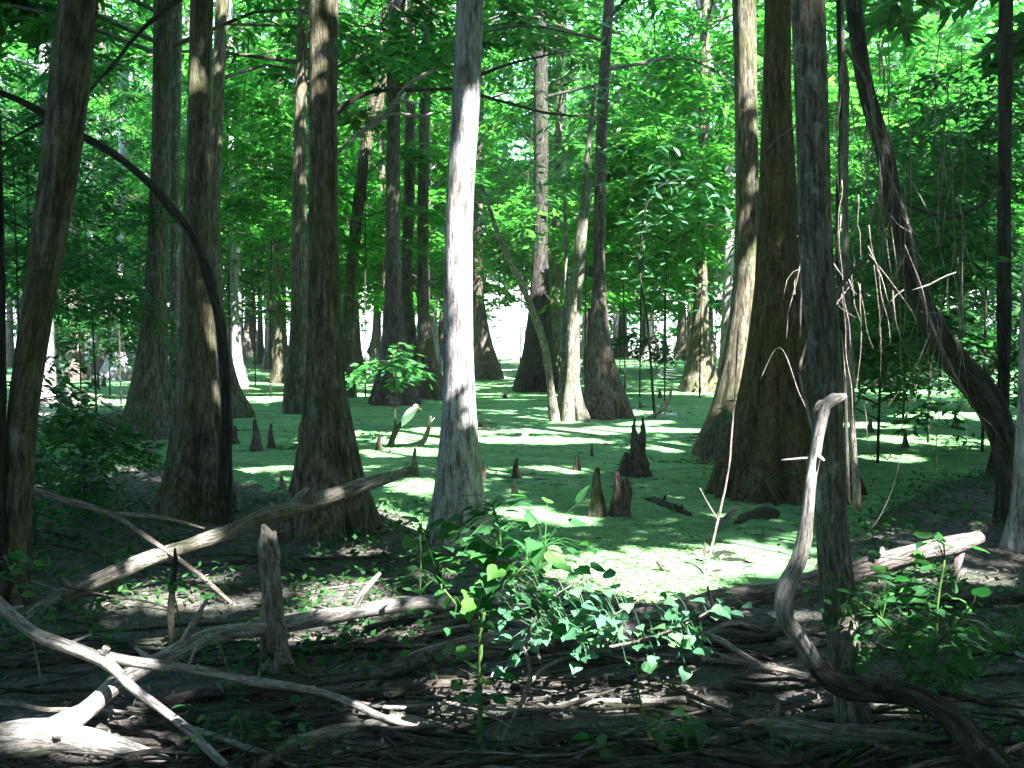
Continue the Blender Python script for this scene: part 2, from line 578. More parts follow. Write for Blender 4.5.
# water under a duckweed mat, open lake beyond the trees
m, nt, out = newmat('duckweed_water')
pos = nd(nt, 'ShaderNodeNewGeometry').outputs['Position']
sx = nd(nt, 'ShaderNodeSeparateXYZ')
nt.links.new(pos, sx.inputs[0])
n1, n2, n3 = noise(nt, pos, .55, 5, .6), noise(nt, pos, 6, 5, .6), noise(nt, pos, 90, 3, .6)
col = ramp(nt, n2, [(.30, (.08, .20, .08)), (.5, (.14, .31, .13)), (.72, (.21, .40, .175))])
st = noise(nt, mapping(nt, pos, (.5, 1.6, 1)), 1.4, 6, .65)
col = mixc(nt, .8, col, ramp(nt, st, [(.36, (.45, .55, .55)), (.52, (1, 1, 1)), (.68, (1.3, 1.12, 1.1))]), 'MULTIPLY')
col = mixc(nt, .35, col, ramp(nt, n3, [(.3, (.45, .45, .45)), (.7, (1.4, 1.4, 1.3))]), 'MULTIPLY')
far = mth(nt, 'ADD', sx.outputs[1], mth(nt, 'MULTIPLY', n1, 14.0))
fmask = ramp(nt, mth(nt, 'DIVIDE', far, 100.0), [(.54, (0, 0, 0)), (.60, (1, 1, 1))])
holes = ramp(nt, mth(nt, 'ADD', n1, mth(nt, 'MULTIPLY', mth(nt, 'SUBTRACT', n2, .5), .35)), [(.355, (1, 1, 1)), (.405, (0, 0, 0))])
wmask = mth(nt, 'MAXIMUM', fmask, holes)
dw = nd(nt, 'ShaderNodeBsdfPrincipled')
dw.inputs['Roughness'].default_value = .65
dw.inputs['Specular IOR Level'].default_value = .12
nt.links.new(col, dw.inputs['Base Color'])
bp = nd(nt, 'ShaderNodeBump')
bp.inputs['Strength'].default_value = .5
bp.inputs['Distance'].default_value = .01
nt.links.new(n3, bp.inputs['Height'])
nt.links.new(bp.outputs[0], dw.inputs['Normal'])
wt = nd(nt, 'ShaderNodeBsdfPrincipled')
wt.inputs['Base Color'].default_value = (.02, .025, .018, 1)
wt.inputs['Roughness'].default_value = .06
wt.inputs['IOR'].default_value = 1.33
mx = nd(nt, 'ShaderNodeMixShader')
nt.links.new(wmask, mx.inputs[0])
nt.links.new(dw.outputs[0], mx.inputs[1])
nt.links.new(wt.outputs[0], mx.inputs[2])
nt.links.new(mx.outputs[0], out.inputs[0])
M['water'] = m


def plain(name, c, rough=.6):
    m, nt, out = newmat(name)
    tc = nd(nt, 'ShaderNodeTexCoord').outputs['Object']
    n1 = noise(nt, tc, 40, 4)
    bs = nd(nt, 'ShaderNodeBsdfPrincipled')
    nt.links.new(ramp(nt, n1, [(.3, tuple(x * .85 for x in c)), (.7, c)]), bs.inputs['Base Color'])
    bs.inputs['Roughness'].default_value = rough
    nt.links.new(bs.outputs[0], out.inputs[0])
    return m


M['feather'] = plain('white_feathers', (.82, .81, .78))
M['beak'] = plain('yellow_beak', (.6, .4, .08), .4)
M['birdleg'] = plain('dark_leg', (.02, .02, .02), .5)
M['eye'] = plain('dark_eye', (.01, .01, .01), .2)

# ------------------------------------------------------------------ ground and water
xs = np.concatenate([np.array([-3000, -900, -300, -120, -60, -35, -22]), np.linspace(-15, 15, 211), np.array([22, 35, 60, 120, 300, 900, 3000])])
ys = np.concatenate([np.array([-3000, -600, -120, -40, -20, -10, -4, 0]), np.linspace(2, 16, 151), np.array([18, 21, 26, 35, 50, 80, 140, 300, 900, 3000])])
X, Y = np.meshgrid(xs, ys)
Z = hgt(X, Y)
mb = MB()
nx, ny = len(xs), len(ys)
ii = (np.arange(ny - 1)[:, None] * nx + np.arange(nx - 1)[None, :])
mb.add(np.stack([X, Y, Z], -1), np.stack([ii, ii + 1, ii + nx + 1, ii + nx], -1))
tag(mb.build('ground', M['mud']), kind='structure')
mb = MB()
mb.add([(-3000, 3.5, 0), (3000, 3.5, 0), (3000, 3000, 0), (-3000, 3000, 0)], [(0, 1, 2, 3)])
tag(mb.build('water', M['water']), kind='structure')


# ------------------------------------------------------------------ trees
def crown(mb, lmb, axis, hc, H, nl, Lmax, nspr, K, lw, rise=.15, droop=.25, keep=True, lowthin=0.0, spr=(.6, 1.1), azim=None, lr=.038, thin=0):
    """axis(h)->xyz on the trunk; limbs go to lmb, leaf sprays to mb"""
    hs = hc + (H - hc) * (np.arange(nl) + rng.random(nl)) / nl
    if azim is None:
        az = np.arange(nl) * 2.399 + rng.random(nl) * 1.2
    else:
        az = rng.uniform(azim[0], azim[1], nl)
    posL, dirL = [], []
    for h, a in zip(hs, az):
        t = (h - hc) / max(H - hc, .1)
        o = axis(h)
        for attempt in range(10 if keep else 1):
            L = Lmax * (1 - .65 * t ** 1.6) * rng.uniform(.65, 1.1) * (1 if attempt < 6 else .5)
            if attempt:
                a = rng.uniform(0, 6.28)
            d = np.array([math.cos(a), math.sin(a), 0])
            mid = o + d * L * .5 + np.array([0, 0, L * rise * rng.uniform(.3, 1.3)])
            end = o + d * L + np.array([0, 0, L * (rise - droop) * rng.uniform(.2, 1.2)])
            mid[:2] += rng.normal(0, L * .06, 2)
            path = catmull([(*o, lr * L / 4), (*mid, lr * .6 * L / 4), (*end, lr * .15)], 7)
            if not keep or not in_gap(catmull(path[:, :3], 24)[4:]).any():
                break
        if lmb is not None:
            tube(lmb, path[:, :3], np.maximum(path[:, 3], .004), 4, cap=False)
        n = max(2, int(nspr * L / Lmax * rng.uniform(.7, 1.2)))
        if lowthin and t < .35 and rng.random() < lowthin:
            n = max(1, n // 3)
        if thin and t > .35:
            n = max(1, int(n * thin))
        s = rng.uniform(.22, 1.0, n)
        p = catmull(path[:, :3], 40)[np.clip((s * 39).astype(int), 0, 39)]
        tang = end - o
        tang /= np.linalg.norm(tang)
        side = rng.choice([-1, 1], n) * rng.uniform(.3, 1.25, n)
        ca, sa = np.cos(side), np.sin(side)
        dd = np.stack([tang[0] * ca - tang[1] * sa, tang[0] * sa + tang[1] * ca, rng.uniform(-.5, .12, n)], 1)
        posL.append(p)
        dirL.append(dd)
    p, dd = np.concatenate(posL), np.concatenate(dirL)
    n = len(p)
    Ls = rng.uniform(spr[0], spr[1], n) * Lmax / 4.0
    dn = dd / np.linalg.norm(dd, axis=1, keepdims=True)
    u = (np.arange(K)[None, :] + rng.random((n, K))) / K
    sgn = np.where(np.arange(K)[None, :] % 2 == 0, 1.0, -1.0)
    base = p[:, None, :] + dn[:, None, :] * (u * Ls[:, None])[..., None]
    base[..., 2] -= (u ** 2) * Ls[:, None] * .18
    sd = np.cross(dn, np.array([0, 0, 1.0]))
    sd /= np.maximum(np.linalg.norm(sd, axis=1, keepdims=True), 1e-6)
    ld = dn[:, None, :] * .6 + sd[:, None, :] * sgn[..., None] * .85 + rng.normal(0, .22, (n, K, 3))
    ld[..., 2] -= .15
    pos, ld = base.reshape(-1, 3), ld.reshape(-1, 3)
    pos = pos + rng.normal(0, .05, pos.shape)
    if keep:
        k = keep_mask(pos + ld * lw[0] * .4)
        pos, ld = pos[k], ld[k]
    sz = rng.uniform(.7, 1.3, len(pos))
    leaves(mb, pos, ld, lw[0] * sz, lw[1] * sz, tilt=.45)
    if keep:
        dn = ld / np.maximum(np.linalg.norm(ld, axis=1, keepdims=True), 1e-9)
        ROOF.append((gproj(pos + dn * (lw[0] * .45)), lw[0] * lw[1] * .5))


ROOF = []


def flute_mod(zs, base_z, amp, nb, hf, rough, seed, freq):
    ph = rng.random(4) * 6.28
    zrel = (zs - base_z)[:, None]
    def f(th):
        t2 = th + .28 * np.sin(th + ph[0]) + .16 * np.sin(2 * th + ph[1]) + .10 * np.sin(zrel * 1.3 + ph[2])
        a = amp * np.exp(-np.maximum(zrel, 0) / hf) + .025
        lob = np.sqrt(np.abs(np.sin(nb * t2 / 2 + ph[3])) + 1e-4) - .72
        big = .5 * np.sin(2 * th + ph[2]) * amp * np.exp(-np.maximum(zrel, 0) / (hf * .6)) * .5
        q = np.stack([np.cos(th) * freq + seed, np.sin(th) * freq + seed, np.broadcast_to(zrel * freq * .35, th.shape)], -1)
        q2 = np.stack([np.cos(th) * freq * 3 + seed, np.sin(th) * freq * 3, np.broadcast_to(zrel * freq * .9, th.shape)], -1)
        nz = (vnoise(q) - .5) * 2 + (vnoise(q2) - .5) * 1.2
        return 1 + a * lob * 1.6 + big + rough * nz
    return f


def trunk_rows(prof, Y):
    rows = []
    for py, cx, w in prof:
        p = P(cx, py, Y)
        rows.append((*p, w * .5 * Y / F))
    return np.array(rows[::-1])           # from the base upwards


def make_tree(name, label, prof, mat, H=19, cat='tree', Y=None, flute=.30, nb=8, hf=.6, hc=None, nl=30, Lmax=4.4, nspr=24, K=22, lw=None,
              leaf='leaf', crown_on=True, branches=(), group=None, crown_kw=None, top=None, rough=.02):
    py, cx, w = prof[-1]
    g = G(cx, py)
    Y = Y or g[1]
    rows = trunk_rows(prof, Y)
    gz = hg(rows[0, 0], Y)
    base = np.array([rows[0, 0], Y, min(rows[0, 2], max(gz, 0))])
    rows[0, 2] = base[2]
    # below ground and above the frame
    foot = rows[0].copy()
    foot[2] -= .35
    foot[3] *= 1.06
    d = rows[-1, :3] - rows[-2, :3]
    d = d / max(d[2], .05)
    d[:2] = np.clip(d[:2], -.35, .35)
    ext = []
    z0, r0 = rows[-1, 2], rows[-1, 3]
    hh = [z0 + (H - z0) * t for t in (.15, .4, .7, 1.0)]
    for z, k in zip(hh, (.96, .78, .48, .12)):
        dz = z - z0
        q = rows[-1, :3] + d * min(dz, 3.0) + np.array([0, 0, max(dz - 3, 0)])
        ext.append((*q, r0 * k))
    allr = np.vstack([foot[None], rows, np.array(ext)])
    zlim = min(rows[-1, 2] + .3, H)
    near = Y < 13
    seg = 56 if near else (28 if Y < 23 else 16)
    step = .045 if near else (.10 if Y < 23 else .2)
    fine = catmull(allr, 900)
    # monotone resample, dense in the visible part
    L = np.concatenate([[0], np.cumsum(np.linalg.norm(np.diff(fine[:, :3], axis=0), axis=1))])
    iv = np.argmax(fine[:, 2] > zlim) or 899
    sv = np.concatenate([np.arange(0, L[iv], step), np.linspace(L[iv], L[-1], 14)])
    rs = np.stack([np.interp(sv, L, fine[:, k]) for k in range(4)], 1)
    rs[:, 3] = np.maximum(rs[:, 3], .012)
    e = empty(name, base)
    tag(e, label, cat, group)
    mb = MB()
    tube(mb, rs[:, :3], rs[:, 3], seg, flute_mod(rs[:, 2], base[2], flute, nb, hf, rough, rng.random() * 40, 2.4))
    axis = lambda h: np.array([np.interp(h, rs[:, 2], rs[:, k]) for k in range(3)])
    if crown_on:
        cm = MB()
        hc_ = hc if hc is not None else (9.0 if Y < 13 else max(4.4, 2.4 + .19 * Y))
        lw_ = lw or ((.34, .13) if Y < 12 else ((.24, .075) if Y < 20 else (.27, .085)))
        kw = dict(rise=.2, droop=.25, thin=0 if Y < 13 else .4)
        kw.update(crown_kw or {})
        crown(cm, mb, axis, hc_, H * 1.01, nl, Lmax, nspr, K, lw_, **kw)
        mb.build('trunk', M[mat], e, base)
        cm.build('crown', M[leaf], e, base, smooth=False)
    else:
        mb.build('trunk', M[mat], e, base)
    for bm, bpaths in branches:
        b = MB()
        for bp_ in bpaths:
            branch_mesh(b, px_path(bp_), 7)
        b.build('branch', M[bm], e, base)
    return e


TR = [
 dict(label='dark trunk cut off by the left edge of the photo', mat='bark_dark', prof=[(0, -12, 14), (250, -3, 14), (450, -2, 15), (560, -3, 18), (610, -4, 30)], flute=.1),
 dict(label='rough grey trunk leaning to the right at the far left front', mat='bark', prof=[(0, 78, 37), (150, 62, 35), (300, 39, 30), (400, 25, 28), (550, 15, 28), (580, 13, 30), (604, 12, 42)], flute=.10, rough=.05),
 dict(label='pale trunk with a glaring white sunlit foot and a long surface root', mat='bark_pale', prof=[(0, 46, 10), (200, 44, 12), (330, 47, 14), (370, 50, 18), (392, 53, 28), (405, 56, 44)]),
 dict(label='thin reddish trunk with a split flared foot beyond the white sunlit foot', mat='bark_red', prof=[(0, 73, 7), (150, 74, 8), (330, 74, 10), (355, 75, 15), (380, 77, 27)]),
 dict(label='slim brown trunk hidden at its foot by the low green shrub', mat='bark_red', prof=[(0, 102, 8), (330, 101, 9), (350, 100, 12), (374, 100, 22)]),
 dict(label='slim pinkish white trunk with a bright flared foot among small knees', mat='bark_pale', prof=[(0, 125, 9), (200, 122, 9), (330, 118, 11), (355, 117, 18), (379, 117, 36)]),
 dict(label='smooth grey trunk flaring to a mossy foot left of the arching dead sapling', mat='bark', prof=[(0, 163, 18), (150, 161, 18), (250, 157, 20), (330, 154, 25), (380, 151, 36), (420, 150, 52), (437, 150, 64)]),
 dict(label='tall trunk with deep sunlit ribs at its foot, a dark dead sapling arched against it', mat='bark', prof=[(0, 202, 22), (150, 198, 23), (250, 196, 28), (340, 198, 34), (420, 198, 48), (480, 198, 66), (512, 198, 84)], flute=.42, nb=9, hf=.8),
 dict(label='thin yellowish trunk showing just left of the deeply ribbed trunk', mat='bark_lichen', prof=[(0, 177, 10), (250, 175, 10), (380, 175, 14), (430, 175, 26)]),
 dict(label='grey trunk close behind the deeply ribbed trunk, on its right', mat='bark', prof=[(0, 222, 12), (150, 216, 12), (250, 214, 13), (350, 221, 18), (395, 228, 28), (417, 232, 40)]),
 dict(label='brown trunk with a narrow foot behind the thick trunk with the broken log', mat='bark', prof=[(0, 303, 10), (150, 300, 13), (250, 299, 16), (340, 299, 19), (380, 297, 24), (413, 298, 30)], flute=.12),
 dict(label='thick straight trunk whose ribbed foot has the broken log passing in front', mat='bark', prof=[(0, 324, 28), (150, 323, 28), (300, 324, 32), (380, 325, 38), (440, 327, 54), (490, 328, 72), (530, 329, 92)], flute=.36, nb=8, hf=.7,
      branches=[('deadwood', [[(337, 152, 7.8, 3), (367, 129, 7.9, 5), (387, 113, 8.0, 5), (400, 94, 8.0, 4), (410, 84, 8.0, 5), (422, 75, 8.0, 4), (438, 70, 8.0, 2)],
                              [(367, 113 + 6, 7.9, 4), (395, 114, 8.0, 3), (425, 116, 8.0, 3), (432, 113, 8.0, 1.5)], [(390, 104, 8.0, 3), (405, 101, 8.0, 2.5), (419, 103, 8.0, 1.5)]]),
                ('bark_dark', [[(336, 112, 7.8, 6), (356, 98, 7.9, 5), (375, 92, 8.0, 4), (420, 90, 8.0, 3.5), (462, 88, 8.1, 3)]])]),
 dict(label='grey trunk leaning right behind the thick straight trunk', mat='bark', prof=[(0, 402, 8), (60, 388, 11), (130, 369, 12), (200, 359, 12), (300, 349, 12), (360, 345, 16), (397, 344, 26)], flute=.1),
 dict(label='leftmost of three brown trunks growing close together, with broad ribbed foot', mat='bark_red', prof=[(0, 394, 13), (200, 393, 14), (280, 393, 16), (330, 394, 22), (370, 395, 34), (404, 396, 50)], flute=.4, nb=9),
 dict(label='middle one of three brown trunks growing close together', mat='bark_red', prof=[(0, 412, 9), (200, 409, 11), (300, 407, 12), (350, 410, 18), (397, 414, 30)]),
 dict(label='greyer rightmost one of three trunks growing close together', mat='bark', prof=[(0, 428, 10), (200, 423, 11), (300, 423, 12), (350, 426, 17), (398, 431, 30)]),
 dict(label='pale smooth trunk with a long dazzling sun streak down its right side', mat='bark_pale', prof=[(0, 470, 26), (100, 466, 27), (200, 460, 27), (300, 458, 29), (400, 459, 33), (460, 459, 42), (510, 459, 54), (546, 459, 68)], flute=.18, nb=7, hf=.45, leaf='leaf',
      branches=[('bark_dark', [[(478, 76, 7.2, 3.5), (505, 66, 7.3, 3), (550, 54, 7.4, 2), (575, 50, 7.5, 1.2)]]), ('bark_dark', [[(476, 95, 7.2, 4), (505, 103, 7.3, 3.2), (550, 113, 7.4, 2.6), (610, 120, 7.5, 1.4)]])]),
 dict(label='brown trunk half hidden behind the sun-streaked pale trunk', mat='bark_red', prof=[(0, 481, 8), (200, 478, 10), (300, 478, 12), (340, 482, 19), (379, 486, 34)]),
 dict(label='dark trunk with cone-shaped foot beside the bright open water', mat='bark_dark', prof=[(0, 540, 14), (150, 541, 14), (270, 540, 17), (320, 539, 24), (360, 538, 34), (391, 537, 46)]),
 dict(label='straight trunk with wide pinkish ribbed foot right of the multi-stemmed clump', mat='bark_red', prof=[(0, 609, 10), (100, 603, 11), (200, 600, 12), (290, 599, 14), (340, 600, 22), (380, 603, 34), (417, 606, 54)], flute=.42, nb=9),
 dict(label='slim brown trunk with forked dark ribs at its foot, in mid water on the right', mat='bark', prof=[(0, 705, 9), (150, 703, 10), (280, 701, 13), (340, 700, 20), (370, 700, 30), (391, 700, 42)]),
 dict(label='slightly bent pale-edged trunk just left of the dark straight trunk', mat='bark_pale', prof=[(0, 698, 5), (70, 711, 7), (110, 722, 9), (160, 728, 11), (250, 729, 12), (330, 729, 16), (365, 730, 22), (391, 731, 32)]),
 dict(label='straight trunk just left of the largest trunk, its left buttress glares in the sun', mat='bark', prof=[(0, 744, 23), (100, 746, 22), (230, 747, 23), (300, 745, 27), (360, 741, 36), (410, 736, 48), (455, 733, 74)], nb=6, flute=.22, hf=.8),
 dict(label='largest trunk, olive brown, its great fluted base widening to a skirt', mat='bark_olive', prof=[(0, 778, 25), (100, 777, 28), (200, 778, 37), (300, 778, 48), (380, 777, 68), (430, 778, 92), (465, 780, 120), (492, 782, 142)], flute=.34, nb=17, hf=1.3),
 dict(label='slender lichen-speckled trunk standing nearest the camera on the right', mat='bark_lichen', H=9.5, Lmax=2.4, hc=6.2, prof=[(0, 808, 32), (150, 813, 31), (250, 816, 32), (384, 826, 31), (468, 829, 29), (600, 838, 35), (700, 851, 33), (730, 854, 42)], flute=.06, rough=.03),
 dict(label='black crooked trunk slanting down to the right with hanging pale vines', mat='bark_dark', prof=[(0, 853, 16), (90, 866, 16), (160, 886, 17), (210, 894, 17), (260, 906, 18), (300, 920, 20), (335, 938, 24), (370, 962, 28), (400, 987, 30), (440, 1003, 25), (480, 1010, 27), (515, 1012, 32), (538, 1012, 40)], flute=.08, rough=.05, Y=7.6),
 dict(label='dark upright trunk behind the crooked black trunk near the right edge', mat='bark_dark', prof=[(0, 1006, 13), (250, 1004, 13), (300, 1004, 14), (440, 1003, 17), (475, 1003, 30)], flute=.15),
 dict(label='whitish trunk cut off by the right edge of the photo', mat='bark_pale', prof=[(0, 1056, 18), (150, 1042, 19), (300, 1033, 21), (450, 1027, 22), (520, 1023, 27), (548, 1021, 36)], flute=.12, rough=.03),
]
for t in TR:
    if 'sun-streaked' in t['label'] or 'sun streak' in t['label'] or 'whitish' in t['label'] or 'glaring' in t['label']:
        continue
    py_, cx_, w_ = t['prof'][-1]
    Yt = t.get('Y') or G(cx_, py_)[1]
    if Yt > 22:
        continue
    zlo = 1.9 if 'buttress glares' in t['label'] else (.3 if Yt < 15 else .6)
    pts_ = trunk_rows(t['prof'], Yt)
    pts_ = np.vstack([pts_, pts_[-1:] + np.array([[0, 0, 1.5, 0]])])
    for a_, b_ in zip(pts_[:-1], pts_[1:]):
        if b_[2] > zlo:
            a_ = a_ if a_[2] > zlo else a_ + (b_ - a_) * (zlo - a_[2]) / (b_[2] - a_[2])
            ga, gb = gproj(a_[:3]), gproj(b_[:3])
            rr_ = max(a_[3], b_[3]) + .16
            BLOCKS.append((ga[0], ga[1], gb[0], gb[1], rr_, rr_))
explicit = []
for t in TR:
    t = dict(t)
    t.setdefault('H', rng.uniform(16, 20))
    e = make_tree('cypress_tree', t.pop('label'), t.pop('prof'), t.pop('mat'), **t)
    explicit.append((e.location.x, e.location.y))

late = []
# unseen trees added around and behind the camera to shade the place
for (x, y) in [(-2.5, -3.5), (3.2, -5.0), (6.5, -1.5), (7.5, 3.5), (-6.5, -0.5), (-7.5, 5.5), (1.0, -8.5), (9.5, -6.5), (11.5, 1.5), (10.5, 7.0), (8.0, 11.5), (-4.5, -8.0), (5.5, -11.0), (13.5, 12.0), (-9.5, 11.0), (2.3, .6 - 3.0), (.6, -1.4), (-.8, -5.8), (5.0, -8.0),
               (14.5, -2.5), (12.5, -10.5), (15.0, 7.0)]:
    H = rng.uniform(15, 18)
    best = None
    for attempt in range(40):
        x1, y1 = x + rng.normal(0, .7) * (attempt > 0), y + rng.normal(0, .7) * (attempt > 0)
        zz = np.linspace(0, H, 60)
        c_ = in_gap(np.stack([x1 + .15 * np.sin(zz * .3 + x1), y1 + .15 * np.cos(zz * .25 + y1), zz], 1), .14).sum()
        if y1 > 1 and abs(x1 / y1) < .6:
            c_ += 50
        if best is None or c_ < best[0]:
            best = (c_, x1, y1)
        if c_ == 0:
            break
    x, y = best[1:]
    gz = max(hg(x, y), 0)
    e = empty('cypress_tree', (x, y, gz))
    tag(e, 'tall swamp tree added outside the view to shade the clearing', 'tree', 'unseen trees added for shade')
    mb, cm = MB(), MB()
    z = np.linspace(-.3, H, 24)
    c = np.stack([x + .15 * np.sin(z * .3 + x), y + .15 * np.cos(z * .25 + y), z + gz], 1)
    r = .16 * (1 - z / H * .85) + .22 * np.exp(-np.maximum(z, 0) / .5)
    tube(mb, c, r, 20, flute_mod(c[:, 2], gz, .2, 8, .5, .02, x, 2.4))
    crown(cm, mb, lambda h: np.array([np.interp(h, c[:, 2], c[:, k]) for k in range(3)]), 6.0, H, 32, 4.8, 28, 28, (.36, .15), rise=.2, droop=.25)
    mb.build('trunk', M['bark'], e, (x, y, gz))
    late.append((x, y, gz, e, cm))

# loose leaves added to close the unseen roof where shade is wanted below
CELL = .12
gx0, gy0, nxc, nyc = -13.0, 2.0, 216, 160
cnt = np.zeros((nxc, nyc))
for g_, area in ROOF:
    ix, iy = np.floor((g_[:, 0] - gx0) / CELL).astype(int), np.floor((g_[:, 1] - gy0) / CELL).astype(int)
    k = (ix >= 0) & (ix < nxc) & (iy >= 0) & (iy < nyc)
    np.add.at(cnt, (ix[k], iy[k]), area)
box = sum(np.roll(np.roll(cnt, i, 0), j, 1) for i in (-1, 0, 1) for j in (-1, 0, 1)) / (9 * CELL * CELL)     # leaf area per ground area
cx_, cy_ = np.meshgrid(gx0 + (np.arange(nxc) + .5) * CELL, gy0 + (np.arange(nyc) + .5) * CELL, indexing='ij')
need = np.clip(np.interp(cy_, [5.0, 7.0], [4.2, 3.4]) - box, 0, 4.8) * CELL * CELL / .027
need[np.abs(cx_) > .62 * cy_ + 1.6] = 0
num = np.floor(need + rng.random(need.shape)).astype(int).ravel()
gxy = np.stack([np.repeat(cx_.ravel(), num), np.repeat(cy_.ravel(), num)], 1)
gxy += rng.uniform(-.5, .5, gxy.shape) * CELL
hh = rng.uniform(8.5, 14.0, len(gxy))
cl_ = fbm2(gxy[:, 0] * .8, gxy[:, 1] * .8, 2)
hh = 9 + 5 * cl_ + rng.normal(0, .5, len(gxy))
pos = np.column_stack([gxy[:, 0] + S[0] / S[2] * hh, gxy[:, 1] + S[1] / S[2] * hh, hh])
ld = rng.normal(0, 1, pos.shape) * np.array([1, 1, .3])
k = keep_mask(pos + ld / np.linalg.norm(ld, axis=1, keepdims=True) * .1)
pos, ld = pos[k], ld[k]
own = np.argmin(((pos[:, None, :2] - np.array([l[:2] for l in late])[None]) ** 2).sum(2), 1)
for i, (x, y, gz, e, cm) in enumerate(late):
    m_ = own == i
    sz = rng.uniform(.7, 1.25, m_.sum())
    leaves(cm, pos[m_], ld[m_], .36 * sz, .15 * sz, .4)
    cm.build('crown', M['leaf'], e, (x, y, gz), smooth=False)
print('roof leaves added', len(pos))

# --- far stand: shared trunk and crown meshes
proto = []
for k in range(7):
    H = rng.uniform(17, 22)
    mb, cm = MB(), MB()
    z = np.concatenate([[-.3, 0, .15, .3, .5, .8, 1.2, 1.8], np.linspace(2.6, H, 14)])
    sw = rng.uniform(-.25, .25, 2)
    c = np.stack([sw[0] * np.sin(z * .25), sw[1] * np.sin(z * .2), z], 1)
    r = .15 * (1 - z / H * .85) + .26 * np.exp(-np.maximum(z, 0) / .55)
    tube(mb, c, r, 14, flute_mod(z, 0, .25, 7, .6, .03, k * 3.3, 2.4))
    crown(cm, mb, lambda h: np.array([np.interp(h, z, c[:, j]) for j in range(3)]), rng.uniform(3.0, 5.6), H, 40, 3.9, 26, 18, (.34, .10), rise=.15, droop=.35, keep=False, lowthin=.35, thin=.3)
    tm = mb.build('trunk', M[['bark', 'bark_red', 'bark_pale', 'bark_pale', 'bark', 'bark_red', 'bark_lichen'][k]])
    cr = cm.build('crown', M['leaf_far'], smooth=False)
    proto.append((tm, cr))
placed = list(explicit)
zones = [('thin trunk in the far stand left of the thick straight trunk', 'far trees on the left'),
         ('thin trunk in the far stand behind the middle of the water', 'far trees in the middle'),
         ('thin shadowy trunk in the far stand right of the largest trunk', 'far trees on the right')]
n_far, tries = 0, 0
used_proto = set()
while n_far < 240 and tries < 20000:
    tries += 1
    y = math.sqrt(rng.uniform(25 ** 2, 74 ** 2))
    a = rng.uniform(-.62, .62)
    x = a * y
    px = 512 + a * F
    if 488 < px < 530 and (y > 44 or y < 40):
        continue
    if 255 < px < 285 and y > 50:
        continue
    if y < 33 and 430 < px < 690 and rng.random() < .75:
        continue
    if any((x - u) ** 2 + (y - v) ** 2 < (1.4 + .010 * y) ** 2 for u, v in placed):
        continue
    placed.append((x, y))
    k = n_far % 7
    tm, cr = proto[k]
    e = empty('cypress_tree', (x, y, 0))
    s = rng.uniform(.8, 1.15)
    e.scale = (s * rng.uniform(.55, 1.25),) * 2 + (s,)
    e.rotation_euler = (rng.normal(0, .012), rng.normal(0, .012), rng.uniform(0, 6.28))
    lab, grp = zones[0 if px < 330 else (1 if px < 740 else 2)]
    tag(e, lab, 'tree', grp)
    if k in used_proto:
        tm, cr = tm.copy(), cr.copy()
        COL.objects.link(tm)
        COL.objects.link(cr)
    used_proto.add(k)
    tm.parent = e
    cr.parent = e
    n_far += 1

# --- woods beyond the lake edge, too thick to count, and an unseen light-blocking ring
def woods(name, n, sampler, lw, mat):
    p = sampler(n)
    mb = MB()
    K = 14
    n = len(p)
    off = rng.normal(0, 1, (n, K, 3)) * np.array([.45, .45, .16])
    pos = (p[:, None, :] + off).reshape(-1, 3)
    d = rng.normal(0, 1, pos.shape) * np.array([1, 1, .35]) - np.array([0, 0, .2])
    sz = rng.uniform(.7, 1.3, len(pos))
    pos[:, 2] = np.maximum(pos[:, 2], .05)
    leaves(mb, pos, d, lw[0] * sz, lw[1] * sz, .45)
    tag(mb.build(name, M[mat], smooth=False), kind='stuff')


def far_sampler(n):
    y = rng.uniform(60, 88, n)
    a = rng.uniform(-.85, .85, n)
    z = rng.uniform(.3, 24, n)
    dens = fbm2(a * 14 + 5, z * .22 + 9, 3)
    px = 512 + a * F
    thr = np.interp(z, [0, 3, 6, 24], [.47, .50, .55, .66])
    thr = np.where((np.abs(px - 509) < 24) & (z < 5), .72, thr)
    thr = np.where(((np.abs(px - 270) < 18) | (np.abs(px - 372) < 14)) & (z < 3.5), .66, thr)
    k = dens > thr
    return np.stack([a * y, y, z], 1)[k]


def ring_sampler(n):
    t = rng.uniform(0, 2 * math.pi, n)
    r = rng.uniform(17, 34, n)
    x, y, z = r * np.cos(t), r * np.sin(t) + 4, 11 * rng.random(n) ** 1.1
    k = (y < 4) | (np.abs(x) > .66 * y + 2)
    g_ = gproj(np.stack([x, y, z], 1))
    return np.stack([x, y, z], 1)[k & ~((np.abs(g_[:, 0]) < .58 * g_[:, 1]) & (g_[:, 1] > 9) & (rng.random(n) < .5))]


woods('far_woods', 14000, far_sampler, (.62, .2), 'leaf_far')
woods('unseen_leaf_screen', 9000, ring_sampler, (.75, .3), 'leaf_dark')  # leaf ring out of view, added to cut sky light from sides and behind

